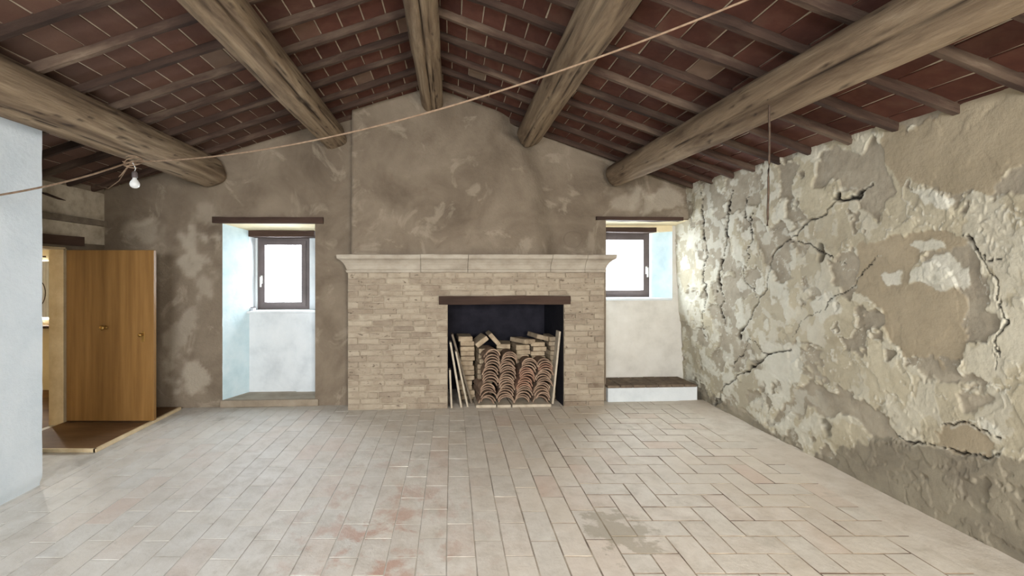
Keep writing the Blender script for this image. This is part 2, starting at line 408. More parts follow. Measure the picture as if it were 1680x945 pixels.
# hidden under the fireplace piers etc. are dropped
def blocked(x, y):
    u = x*cT+(y-OY)*sT; d = (x*sT-(y-OY)*cT)
    if d < .0: return True
    if d < .12 and U(570, .2) < u < U(735, .2): return True
    if d < .12 and U(925, .2) < u < U(992, .2): return True
    if y > 3.66 and x < -2.96: return True
    return False
tileset = [t for t in tileset if not blocked((t[0]+t[1])/2, (t[2]+t[3])/2)]
def tsize(t):
    cx, cy = (t[0]+t[1])/2, (t[2]+t[3])/2
    return (t[1]-t[0])*(t[3]-t[2])/max(cy, .5)**3 if inview(cx, cy) else -1
tileset.sort(key=tsize, reverse=True)
restf = MB()
for n, (x0, x1, y0, y1) in enumerate(tileset):
    cx, cy = (x0+x1)/2, (y0+y1)/2; g = (.0048 if cx > .3 else .0032)+abs(random.gauss(0, .001))
    sx, sy = x1-x0-g, y1-y0-g
    z = .0004+abs(random.gauss(0, .0007))
    rot = Euler((random.gauss(0, .003), random.gauss(0, .003), random.gauss(0, .006))).to_matrix()
    if n < 300 and tsize((x0, x1, y0, y1)) > 0:
        if sy >= sx: mt = Matrix.Translation((cx, cy, z)) @ rot.to_4x4() @ Matrix.Diagonal((sx/.15, sy/.30, 1, 1))
        else: mt = Matrix.Translation((cx, cy, z)) @ rot.to_4x4() @ Matrix.Rotation(R(90), 4, 'Z') @ Matrix.Diagonal((sy/.15, sx/.30, 1, 1))
        inst('floor_tile', fm_full, floor, mt)
    else:
        restf.box((cx, cy, z-.005), (sx, sy, .010), rot)
o = restf.build('floor_tile_field', M['ftile'], floor); grout_shade_sides(o.data); o['kind'] = 'stuff'
# screed margin along the right wall
ys = np.linspace(FRONT, 5.14, 240); xs = np.linspace(2.595, 3.02, 14)
XX, YY = np.meshgrid(xs, ys); ZZ = -.003+.0062*sstep(2.595, 2.66, XX)+.012*sstep(2.7, 3.0, XX)*fbm(XX*4, YY*4)+.004*fbm(XX*14, YY*14)
grid_object('screed_margin', np.stack([XX, YY, ZZ], -1), M['ftile'], floor)

# ------------------------------------------------------------------ walls
def keyed(keys, step):
    out = []
    for a, b_ in zip(keys[:-1], keys[1:]):
        n = max(1, int(round((b_-a)/step))); out += list(np.linspace(a, b_, n, endpoint=False))
    return np.array(out+[keys[-1]])
# niches and openings in back wall frame
N1 = dict(u0=U(365), u1=U(517), z0=.078, z1=2.045)
N2 = dict(u0=U(994), u1=3.05, z0=.0, z1=Zp(1100, 361))
FP = dict(u0=U(735, .2), u1=U(925, .2), z1=1.235)
uL, uR = U(130)-.15, 3.0
uk = sorted([uL, N1['u0'], N1['u1'], FP['u0'], FP['u1'], N2['u0'], uR])
zk = sorted([0-.01, N1['z0'], N1['z1'], FP['z1'], N2['z1'], 3.62])
us = keyed(uk, .03); zs = keyed(zk, .03)
UU, Z0 = np.meshgrid(us, zs)
W = BL(0, 0)
rf = np.vectorize(lambda u: roof(u, 4.95))(UU)
Z0c = np.minimum(Z0, rf+.03)
disp = .018*(fbm(UU*1.2, Z0*1.2, 4)-.5)+.012*(fbm(UU*5, Z0*5, 4, 3)-.5)
edge = np.ones_like(UU)
cu = (us[:-1]+us[1:])/2; cz = (zs[:-1]+zs[1:])/2
CU, CZ = np.meshgrid(cu, cz)
def inside(r): return (CU > r.get('u0')) & (CU < r.get('u1')) & (CZ > r.get('z0', -1)) & (CZ < r['z1'])
keep = ~(inside(N1) | inside(N2) | inside(FP))
# pale patches where newer plaster was laid
pale = np.zeros_like(UU)
def blob(px, py, rx, ry, a):
    global pale
    u, z = pl(px, py); n = fbm(UU*3.5, Z0*3.5, 4, 8)-.5
    dd = np.sqrt(((UU-u)/(rx/143))**2+((Z0-z)/(ry/143))**2)+n*3.4
    pale = np.maximum(pale, .6*a*(1-sstep(.6, 1.0, dd)))
for q in ((310, 400, 30, 40, .6), (290, 560, 28, 40, .45), (322, 620, 30, 28, .6), (345, 480, 22, 30, .4), (1070, 325, 45, 18, .55), (1020, 330, 22, 14, .4),
          (240, 370, 40, 26, .35), (330, 350, 26, 20, .3), (620, 390, 40, 24, .2)):
    blob(*q)
P = np.stack([UU, -disp*0-disp, Z0c], -1)
wall_back = grid_object('wall_back', P, M['plaster'], None, keep, {'pale': pale}, loc=W, rotz=TH)
wall_back['kind'] = 'structure'

# niche linings (white, left one with a blue tinted splayed jamb)
def quad_grid(name, a, b_, c, d, m, parent, n=14, amp=.006, seed=0):
    """a-b bottom edge, d-c top edge, gently uneven"""
    a, b_, c, d = map(lambda p: np.array(p, float), (a, b_, c, d))
    s = np.linspace(0, 1, n); S, T = np.meshgrid(s, s)
    P = a*((1-S)*(1-T))[..., None]+b_*(S*(1-T))[..., None]+c*(S*T)[..., None]+d*((1-S)*T)[..., None]
    nn = np.cross(b_-a, d-a); nn = nn/np.linalg.norm(nn)
    k = (fbm(S*4+seed, T*4+seed, 3)-.5)*amp*np.sin(S*math.pi)**.3*np.sin(T*math.pi)**.3
    return grid_object(name, P+nn*k[..., None], m, parent)
# niche 1
r0, r1 = U(409, -.3), N1['u1']; sillz = 1.033; rtop = 1.93
z0r = .078; zr = 1.995
d_r, d_w = -.3, -.52
wp = wall_back
Lq = lambda u, d, z: (u, -d, z)
quad_grid('niche_jamb', Lq(N1['u0'], 0, .078), Lq(r0, d_r, .078), Lq(r0, d_r, zr), Lq(N1['u0'], 0, 2.045), M['bluejamb'], wp, 24)
quad_grid('niche_jamb', Lq(N1['u1'], 0, .078), Lq(r1, d_r, .078), Lq(r1, d_r, zr), Lq(N1['u1'], 0, 2.045), M['niche'], wp, 12)
quad_grid('niche_soffit', Lq(N1['u0'], 0, 2.045), Lq(N1['u1'], 0, 2.045), Lq(r1, d_r, zr), Lq(r0, d_r, zr), M['cream'], wp, 8)
quad_grid('niche_floor', Lq(N1['u0'], .0, .078), Lq(N1['u1'], .0, .078), Lq(r1, d_r, .085), Lq(r0, d_r, .085), M['stone'], wp, 12)
quad_grid('niche_apron', Lq(r0, d_r, .08), Lq(U(487, d_r), d_r, .08), Lq(U(487, d_r), d_r, sillz), Lq(r0, d_r, sillz), M['niche'], wp, 20)
quad_grid('niche_apron', Lq(U(487, d_r), d_r+.02, .08), Lq(r1, d_r+.02, .08), Lq(r1, d_r+.02, sillz), Lq(U(487, d_r), d_r+.02, sillz), M['niche'], wp, 10)
MB().poly([Lq(U(487, d_r), d_r, .08), Lq(U(487, d_r), d_r+.02, .08), Lq(U(487, d_r), d_r+.02, sillz), Lq(U(487, d_r), d_r, sillz)]).build('niche_edge', M['niche'], wp)
quad_grid('reveal', Lq(r0, d_r, sillz), Lq(r0, d_w-.1, sillz), Lq(r0, d_w-.1, rtop), Lq(r0, d_r, rtop), M['niche'], wp, 10)
quad_grid('reveal', Lq(r1, d_r, sillz), Lq(r1, d_w-.1, sillz), Lq(r1, d_w-.1, rtop), Lq(r1, d_r, rtop), M['niche'], wp, 10)
quad_grid('reveal', Lq(r0, d_r, rtop), Lq(r1, d_r, rtop), Lq(r1, d_w-.1, rtop), Lq(r0, d_w-.1, rtop), M['cream'], wp, 6)
# niche 2
v0, v1 = N2['u0'], U(1103, -.33); e_r, e_w = -.33, -.55; v1w = U(1066, e_w)
zt = N2['z1']; s2 = 1.168; t2 = 2.015
quad_grid('niche_jamb', Lq(v0, 0, 0), Lq(v0, e_r, 0), Lq(v0, e_r, zt), Lq(v0, 0, zt), M['niche'], wp, 12)
quad_grid('niche_soffit', Lq(v0, 0, zt), Lq(3.05, 0, zt), Lq(3.05, e_r, zt-.03), Lq(v0, e_r, zt-.03), M['cream'], wp, 8)
quad_grid('niche_apron', Lq(v0, e_r, 0), Lq(3.05, e_r, 0), Lq(3.05, e_r, s2), Lq(v0, e_r, s2), M['niche2'], wp, 20)
quad_grid('niche_cheek', Lq(v1, e_r, s2), Lq(3.05, e_r, s2), Lq(3.05, e_r, zt-.03), Lq(v1, e_r, zt-.03), M['niche2'], wp, 12)
quad_grid('niche_cheek', Lq(v0, e_r, t2), Lq(v1, e_r, t2), Lq(v1, e_r, zt-.03), Lq(v0, e_r, zt-.03), M['cream'], wp, 6)
quad_grid('reveal', Lq(v1, e_r, s2), Lq(v1w, e_w-.1, s2), Lq(v1w, e_w-.1, t2), Lq(v1, e_r, t2), M['bluejamb'], wp, 14)
quad_grid('reveal', Lq(v0, e_r, s2), Lq(v0, e_w-.1, s2), Lq(v0, e_w-.1, t2), Lq(v0, e_r, t2), M['niche'], wp, 8)
quad_grid('reveal', Lq(v0, e_r, t2), Lq(v1, e_r, t2), Lq(v1w, e_w-.1, t2), Lq(v0, e_w-.1, t2), M['cream'], wp, 6)
# round plugged flue mark
cu0, cz0 = pl(940, 393)
ring = MB(); pts = [(cu0+.105*math.cos(a)*(1+.04*math.sin(3*a)), .002, cz0+.095*math.sin(a)) for a in np.linspace(0, 2*math.pi, 40)]
ring.tube(pts, .007, 6, cap=False)
o = ring.build('flue_cover_rim', M['plaster'], wp, smooth=True)

# right wall -------------------------------------------------------
def wxr(z): return 2.93-.064*z
pxs = np.arange(1106, 1730, 1.35)
ycols = np.concatenate([2.86*F/(pxs-VX), np.linspace(2.0, FRONT, 36)])
ycols = ycols[ycols < 5.72]
zrows = np.linspace(-.02, 2.62, 330)
YY, ZZ = np.meshgrid(ycols, zrows)
XX = 2.93-.064*ZZ
Zc = np.minimum(ZZ, np.vectorize(lambda y: roof(2.8, y))(YY)+.03)
PX = np.where(YY > 1.6, VX+XX/np.maximum(YY, .5)*F, 3000.); PY = np.where(YY > 1.6, VY-(ZZ-EYE)/np.maximum(YY, .5)*F, 3000)
wob = 26*(PX-VX)/600
WX = PX+(fbm(YY*5, ZZ*5, 5, 1)-.5)*wob*2.0; WY = PY+(fbm(YY*5, ZZ*5, 5, 4)-.5)*wob*2.0
def sd_poly(poly):
    p = np.array(poly, float); ins = np.zeros(WX.shape, bool); dm = np.full(WX.shape, 1e9)
    for i in range(len(p)):
        a, b_ = p[i], p[(i+1) % len(p)]
        e = b_-a; t = np.clip(((WX-a[0])*e[0]+(WY-a[1])*e[1])/(e@e), 0, 1)
        dm = np.minimum(dm, np.hypot(WX-a[0]-t*e[0], WY-a[1]-t*e[1]))
        cnd = ((a[1] > WY) != (b_[1] > WY)) & (WX < (b_[0]-a[0])*(WY-a[1])/((b_[1]-a[1]) or 1e-9)+a[0])
        ins ^= cnd
    return np.where(ins, dm, -dm)
def sd_line(poly, j=1.0):
    p = np.array(poly, float); dm = np.full(WX.shape, 1e9)
    X2 = PX+(WX-PX)*.35*j; Y2 = PY+(WY-PY)*.35*j
    for a, b_ in zip(p[:-1], p[1:]):
        e = b_-a; t = np.clip(((X2-a[0])*e[0]+(Y2-a[1])*e[1])/(e@e), 0, 1)
        dm = np.minimum(dm, np.hypot(X2-a[0]-t*e[0], Y2-a[1]-t*e[1]))
    return dm
def pmask(poly, w_=1.6): return sstep(-w_, w_, sd_poly(poly))
big = fbm(YY*1.5, ZZ*1.5, 5, 11); mid = fbm(YY*4.2, ZZ*4.2, 5, 21); fine = fbm(YY*12, ZZ*12, 4, 31); mid2 = fbm(YY*6, ZZ*4.5, 5, 41)
val = .45*big+.55*mid
th = .47+.05*sstep(1300, 1500, PX)*0
edgew = .004
plaster = sstep(-.007, .007, val-.455)
lay2 = sstep(-.005, .005, fbm(YY*3, ZZ*3, 5, 71)-.5); lay3 = sstep(-.005, .005, fbm(YY*5.5, ZZ*4.5, 5, 81)-.53)
lft = 1-sstep(1290, 1380, PX)
plaster = np.maximum(plaster, 0)
bareP = [[(1270, 268), (1318, 262), (1300, 350), (1285, 310)],
         [(1350, 250), (1440, 232), (1462, 255), (1458, 290), (1432, 362), (1400, 340), (1385, 300), (1330, 305)],
         [(1318, 630), (1335, 608), (1380, 648), (1435, 672), (1452, 722), (1410, 702), (1380, 682), (1330, 667), (1290, 690), (1262, 700), (1275, 665)],
         [(1195, 640), (1215, 650), (1240, 690), (1220, 700), (1190, 670)], [(1430, 700), (1460, 690), (1470, 725), (1440, 735)]]
plusP = [[(1300, 560), (1460, 600), (1600, 610), (1690, 640), (1690, 750), (1560, 725), (1470, 720), (1440, 660), (1380, 640), (1330, 600)],
         [(1480, 300), (1540, 295), (1575, 305), (1562, 330), (1605, 340), (1612, 372), (1580, 392), (1520, 380), (1480, 378), (1465, 340)],
         [(1565, 312), (1700, 270), (1720, 620), (1640, 600), (1610, 420), (1600, 350)]]
whiteP = [[(1498, 446), (1555, 428), (1592, 440), (1586, 474), (1530, 483), (1496, 466)], [(1451, 438), (1474, 433), (1484, 458), (1458, 464)],
          [(1614, 680), (1630, 690), (1658, 722), (1618, 722)], [(1485, 398), (1500, 392), (1535, 398), (1545, 420), (1500, 425)], [(1500,300),(1530,298),(1560,306),(1550,326),(1510,330)],
          [(1325, 480), (1370, 470), (1385, 500), (1350, 520), (1330, 510)], [(1262, 560), (1310, 552), (1320, 600), (1290, 640), (1262, 620)]]
smoothP = [[(1462, 214), (1560, 184), (1720, 130), (1720, 268), (1620, 312), (1575, 300), (1540, 292), (1490, 290), (1468, 305), (1458, 250)],
           [(1412, 400), (1470, 372), (1560, 378), (1592, 402), (1560, 425), (1500, 428), (1494, 470), (1592, 482), (1582, 560), (1530, 592), (1470, 582), (1440, 520), (1400, 470)],
           [(1540, 695), (1612, 715), (1640, 745), (1600, 750), (1540, 732)]]
dampP = [[(1176, 650), (1200, 664), (1260, 706), (1310, 726), (1370, 742), (1440, 726), (1480, 728), (1560, 735), (1640, 754), (1740, 765), (1740, 990), (1100, 640)]]
bm_ = np.zeros_like(XX); sm = np.zeros_like(XX); dmp = np.zeros_like(XX); wh = np.zeros_like(XX)
for p in plusP: plaster = np.maximum(plaster, pmask(p)*sstep(.36, .39, val))
for p in bareP: bm_ = np.maximum(bm_, pmask(p))
plaster = plaster*(1-bm_)
for p in smoothP: sm = np.maximum(sm, pmask(p))
for p in dampP: dmp = np.maximum(dmp, pmask(p, 2.5))
near = sstep(0, .2, 1.9-YY)     # beyond the frame: plain
for p in whiteP: wh = np.maximum(wh, pmask(p)*.8)
wnoise = sstep(.53, .565, mid2)*plaster*(1-sm)*(1-dmp)
wh = np.maximum(wh, wnoise*(.35+.4*lft))
wh = np.maximum(wh, lft*.55*sstep(.56, .6, fbm(YY*9, ZZ*9, 5, 51))*(1-dmp))
dark = np.zeros_like(XX); h = np.zeros_like(XX)
rim = (np.exp(-((fbm(YY*3, ZZ*3, 5, 71)-.506)/.004)**2)+np.exp(-((fbm(YY*5.5, ZZ*4.5, 5, 81)-.536)/.004)**2)+np.exp(-((val-.462)/.005)**2))*(1-dmp)*(1-sm)*(1-bm_)*sstep(.44,.54,fine)
wh = np.maximum(wh, .75*np.clip(rim, 0, 1))
h += .006*plaster+(.004*lay2+.004*lay3)*plaster*(1-sm)+.003*wh+.004*sm*(1-plaster)+.003*dmp
h += .022*(big-.5)+.007*(mid-.5)+.005*(fine-.5)+.006*(fbm(YY*26, ZZ*26, 3, 91)-.5)*(1-.7*dmp)*(1-.6*sm)*(1-.8*sm)*(1-.5*dmp)
# curling lips along plaster edges
lip = np.exp(-((val-.458)/.006)**2)*(1-bm_)*(1-sm)*(1-dmp); h += .003*lip
cracks = [([(1428, 292), (1400, 315), (1355, 345), (1312, 372), (1290, 395), (1270, 425), (1262, 455), (1245, 490), (1228, 520), (1212, 555)], 1.7, .030),
          ([(1199, 312), (1192, 350), (1188, 395), (1181, 440), (1178, 480), (1186, 515), (1192, 545)], 1.1, .022),
          ([(1150, 312), (1151, 350), (1157, 390), (1154, 440), (1158, 500), (1157, 550)], .8, .015),
          ([(1178, 668), (1186, 640), (1198, 624), (1225, 610), (1243, 590), (1262, 578), (1290, 568)], 2.2, .035),
          ([(1588, 388), (1612, 420), (1628, 455), (1636, 500), (1641, 545), (1655, 575)], 1.7, .022),
          ([(1466, 710), (1482, 722), (1520, 727), (1560, 731), (1600, 747), (1645, 752)], 1.5, .02),
          ([(1542, 694), (1580, 702), (1615, 718), (1648, 726)], 1.3, .015), ([(1300, 548), (1320, 520), (1345, 500), (1390, 470), (1420, 440), (1450, 420)], .8, .010),
          ([(1262, 578), (1230, 560), (1200, 600)], .7, .01), ([(1290, 395), (1340, 400), (1380, 430)], .7, .010), ([(1225, 320), (1232, 380), (1222, 440), (1238, 490)], .7, .01),
          ([(1590, 388), (1560, 380)], 1.0, .012), ([(1620, 430), (1650, 428)], 1.0, .012), ([(1640, 560), (1650, 590), (1642, 600)], 1.2, .012)]
for poly, wd, dp in cracks:
    s = sd_line(poly, 2.2); wv_ = wd*np.clip(3.6*(fbm(YY*6, ZZ*6, 4, 61+wd)-.36), .38, 1.3)
    c = (1-sstep(wv_*.6, wv_*1.2+.5, s))*sstep(.1, .5, wv_/wd+.12); h -= dp*c; dark = np.maximum(dark, c)
    h += .0015*np.exp(-((s-wv_*2.6)/(wv_*1.2))**2)
    wh = np.maximum(wh, .45*np.exp(-((s-wv_*3)/(wv_*1.4))**2)*sstep(.5, .56, fine))
s = sd_line([(1346, 404), (1350, 416), (1347, 424)], .2); c = 1-sstep(4, 7, s); h -= .03*c; dark = np.maximum(dark, .55*c)
for poly in ([(1352, 688), (1362, 700)], [(1358, 700), (1364, 712)], [(1176, 664), (1184, 658)], [(1238, 592), (1250, 590)]):
    s = sd_line(poly, .8); c = 1-sstep(2, 8 if poly[0][0] > 1300 else 4, s); h -= .015*c; dark = np.maximum(dark, .45*c)
taper = sstep(5.7, 5.0, YY)*0+1
P = np.stack([XX-h*taper, YY, Zc], -1)
wall_right = grid_object('wall_right', P, M['peel'], None, None, {'plaster': plaster, 'lay': .6*(1-lay3)*lft+.3*(1-lay2), 'smooth': sm, 'damp': dmp, 'white': wh, 'dark': dark})
wall_right['kind'] = 'structure'

# left partition (white) and its return, recess wall with doorway
HY, DY0, DZ = 4.33, 3.42, 1.735
PXW, PYE = -2.895, 3.10
ys = np.linspace(PYE, FRONT, 130); zs_ = np.linspace(-.02, 2.60, 70)
Yg, Zg = np.meshgrid(ys, zs_)
wob_ = .015*(fbm(Yg*2, Zg*2, 4)-.5)+.006*(fbm(Yg*8, Zg*8, 3)-.5)
Xg = PXW+wob_-.035*(1-Zg/2.6)*0-.03*(Zg-1.3)/1.3*0
# worn foot of the plaster
Xg = Xg-.018*sstep(.05, .0, Zg-.03*fbm(Yg*9, Zg*0, 3))
wl = grid_object('wall_left', np.stack([Xg, Yg, Zg], -1), M['white']); wl['kind'] = 'structure'
MB().span(NX-.13, PXW-.03, PYE-.14, PYE, 0, 2.58).span(NX-.13, PXW-.035, FRONT, PYE-.1, 2.5, 2.58).build('partition_end', M['white'], wl)
MB().span(-3.02, -2.93, FRONT, PYE, 2.5, 2.73).build('partition_light_stop', M['plaster'], wl)  # added closure, keeps sky light from entering above the partition
rw = MB(); th_ = .13
rw.span(NX-th_, NX, PYE-.05, DY0, 0, 2.4).span(NX-th_, NX, HY, 4.95, 0, 2.44).span(NX-th_, NX, DY0, HY, DZ, 2.44)
wr = rw.build('wall_left_recess', M['plaster']); wr['kind'] = 'structure'
MB().poly([(NX+.003, PYE, 1.80), (NX+.003, 4.83, 1.80), (NX+.003, 4.83, 2.36), (NX+.003, PYE, 2.36)]).build('upper_plaster', M['slab'], wr, fix=False)
# rear wall with two window openings, behind the camera
fw = MB(); ops = [(-2.0, -.4), (.7, 2.3)]; z0_, z1_ = .65, 2.35
xs_ = [-4.0, -2.0, -.4, .7, 2.3, 3.2]
for a, b_ in zip(xs_[:-1], xs_[1:]):
    if (a, b_) in ops: fw.span(a, b_, FRONT-.3, FRONT, -.02, z0_).span(a, b_, FRONT-.3, FRONT, z1_, 3.7)
    else: fw.span(a, b_, FRONT-.3, FRONT, -.02, 3.7)
fwo = fw.build('wall_front', M['plaster']); fwo['kind'] = 'structure'

# ------------------------------------------------------------------ next room seen through the doorway
nr = MB(); YB = 5.6
wx0, wx1, wz0, wz1 = -5.75, -5.13, .90, 1.62
nr.span(-7, wx0, YB, YB+.2, 0, 2.5).span(wx1, NX-th_, YB, YB+.2, 0, 2.5).span(wx0, wx1, YB, YB+.2, 0, wz0).span(wx0, wx1, YB, YB+.2, wz1, 2.5)
nr.span(-7.1, -7, 2.6, YB+.2, 0, 2.5).span(-7.1, NX-th_, 2.5, 2.6, 0, 2.5).span(NX-th_-.02, NX-th_, 4.9, YB, 0, 2.5)
o = nr.build('wall_next_room', M['cream']); o['kind'] = 'structure'
o = MB().span(-7, NX-th_, 2.6, YB+.1, -.05, .0).build('floor_next_room', M['oakdark']); o['kind'] = 'structure'
o = MB().span(-7, NX-th_-.001, 2.6, YB+.1, 2.45, 2.5).build('ceiling_next_room', M['cream']); o['kind'] = 'structure'
w3 = MB(); fr = .05
w3.span(wx0, wx1, YB+.05, YB+.1, wz0, wz0+fr).span(wx0, wx1, YB+.05, YB+.1, wz1-fr, wz1).span(wx0, wx0+fr, YB+.05, YB+.1, wz0+fr, wz1-fr).span(wx1-fr, wx1, YB+.05, YB+.1, wz0+fr, wz1-fr)
w3 = w3.build('window_3', M['plastic']); w3['kind'] = 'structure'
MB().span(wx0+fr, wx1-fr, YB+.072, YB+.078, wz0+fr, wz1-fr).build('pane', M['glass'], w3)
cur = MB(); n = 40
for i in range(n):
    for k in (0, 1): cur.v.append(Vector((wx1-.25+.30*i/(n-1), YB-.03+.012*math.sin(i*1.3), (1.64, .93)[k])))
for i in range(n-1): cur.f.append((2*i, 2*i+2, 2*i+3, 2*i+1))
tag(cur.build('curtain', M['fabric'], smooth=True, fix=False), 'sheer white curtain over the small window beyond the doorway', 'curtain')
sh = MB().span(-5.5, -5.05, YB-.12, YB, .80, .83).build('shelf_board', M['darkwood'])
tag(sh, 'dark brown wooden ledge below the window beyond the doorway', 'shelf')
c0 = at(62, 481, 5.50); rg = MB().tube([(c0.x+.095*math.cos(a), 5.50, c0.z+.16*math.sin(a)) for a in np.linspace(0, 2*math.pi, 33)], .005, 6, cap=False)
rg.tube([(c0.x, 5.50, c0.z+.16), (c0.x, 5.52, 1.70)], .002, 5)
rg.box((c0.x, 5.55, 1.70), (.02, .11, .02))
tag(rg.build('hanging_ring', M['wire'], smooth=True), 'thin dark oval wire ring hanging in front of the curtain beyond the doorway', 'ring')

# ------------------------------------------------------------------ ceiling
ceil = MB()
xs_ = [LX, RX, EX]; Ys = np.linspace(FRONT-.3, 5.6, 20)
cvs = []
for Y in Ys: cvs.append([(x, Y, roof(x, Y)+.004) for x in (LX, RX, EX)])
for i in range(len(Ys)-1):
    for j in range(2):
        ceil.poly([cvs[i][j], cvs[i][j+1], cvs[i+1][j+1], cvs[i+1][j]])
    # outer skin above, so that the roof has thickness
ceil_o = ceil.build('ceiling', M['mortar'], fix=False); ceil_o['kind'] = 'structure'
sd_ = ceil_o.modifiers.new('thickness', 'SOLIDIFY'); sd_.thickness = .08; sd_.offset = 1
# outer surface must be above: check by normal direction
if ceil_o.data.polygons[0].normal.z < 0: sd_.offset = -1
rsp = .322; ry = [5.0-rsp*k for k in range(22)]
# rafters
def rafter_mesh(L, seed):
    mb = MB(); n = int(L/.12)+1; rnd = random.Random(seed); st = []
    for i in range(n+1):
        x = L*i/n; oy = .016*n1(x*1.4, seed)+.004*n1(x*9, seed); oz = .008*n1(x*1.8+5, seed+2)
        hw = .022+.006*n1(x*2.5, seed+5); hh = .055+.008*n1(x*2.2, seed+7)
        prof = [(-hw, 0), (hw, 0), (hw*1.02, -hh*.55), (hw*.72, -hh), (-hw*.72, -hh), (-hw*1.02, -hh*.55)]
        for a, b_ in prof:
            mb.v.append(Vector((x, oy+a+rnd.uniform(-.002, .002), (b_+oz if b_ < 0 else .004))))
    for i in range(n):
        for j in range(6):
            mb.f.append((i*6+j, i*6+(j+1) % 6, (i+1)*6+(j+1) % 6, (i+1)*6+j))
    mb.f.append(tuple(range(6))); mb.f.append(tuple(n*6+j for j in range(6)))
    return mb.mesh('rafter', M['rafter'])
RL = [rafter_mesh(4.02, s) for s in (3, 8, 15, 22)]; RRm = [rafter_mesh(3.45, s) for s in (4, 9, 17, 25)]
for k, Y in enumerate(ry):
    for side in (0, 1):
        ys_ = Y+random.gauss(0, .012)
        if side and Y > 4.9: ys_ += .05
        sl = slope(1 if side else -1, Y); ang = math.atan(sl)
        # local x down the slope, z is normal to it
        if side: mt = Matrix.Translation((RX, ys_, RZ)) @ Matrix.Rotation(ang, 4, 'Y')
        else: mt = Matrix.Translation((RX, ys_, RZ)) @ Matrix.Rotation(math.pi, 4, 'Z') @ Matrix.Rotation(ang, 4, 'Y')
        inst('rafter', (RRm if side else RL)[(k*3+1) % 4], ceil_o, mt)
# ceiling tiles between the rafters
tw = .172
ct = tile_mesh('ceiling_tile', tw-.010, .30, .02, M['rtile'], .003)
cand = []
for k in range(len(ry)-1):
    for side in (0, 1):
        Yc = (ry[k]+ry[k+1])/2+(.06 if side and k == 0 else 0); sl = slope(1 if side else -1, Yc); ang = math.atan(sl); off = random.uniform(0, tw)
        L = 3.4 if side else 4.0; s_ = -.02-off
        while s_ < L:
            m_ = s_+tw/2
            if m_ > .02:
                x = RX+(m_*math.cos(ang))*(1 if side else -1); z = RZ-m_*math.sin(ang)
                cand.append((x, Yc, z, side, ang, m_))
            s_ += tw
def cs(c):
    x, Y, z = c[:3]
    if not inview(x, Y, z) or x > 2.85 or (x < -3.8): return -1
    # behind the white partition
    if Y < 3.0 and x < -2.85: return -1
    return 1/Y**2
cand.sort(key=cs, reverse=True); restc = MB(); nct = 0
for (x, Y, z, side, ang, m_) in cand:
    jit = Euler((random.gauss(0, .006), random.gauss(0, .008), random.gauss(0, .012))).to_matrix().to_4x4()
    base_ = Matrix.Translation((x, Y+random.gauss(0, .003), z)) @ (Matrix.Rotation(ang, 4, 'Y') if side else Matrix.Rotation(math.pi, 4, 'Z') @ Matrix.Rotation(ang, 4, 'Y'))
    mt = base_ @ Matrix.Translation((0, 0, .018+random.gauss(0, .0012))) @ jit
    if cs((x, Y, z)) > 0 and nct < 300:
        inst('ceiling_tile', ct, ceil_o, mt); nct += 1
    else:
        restc.box(mt @ Vector((0, 0, -.008)), (tw-.008, .30, .016), mt.to_3x3())
if restc.v:
    o = restc.build('ceiling_tile_field', M['rtile'], ceil_o); o['kind'] = 'stuff'
print('ceiling tiles', nct, 'floor tiles', len(tileset))

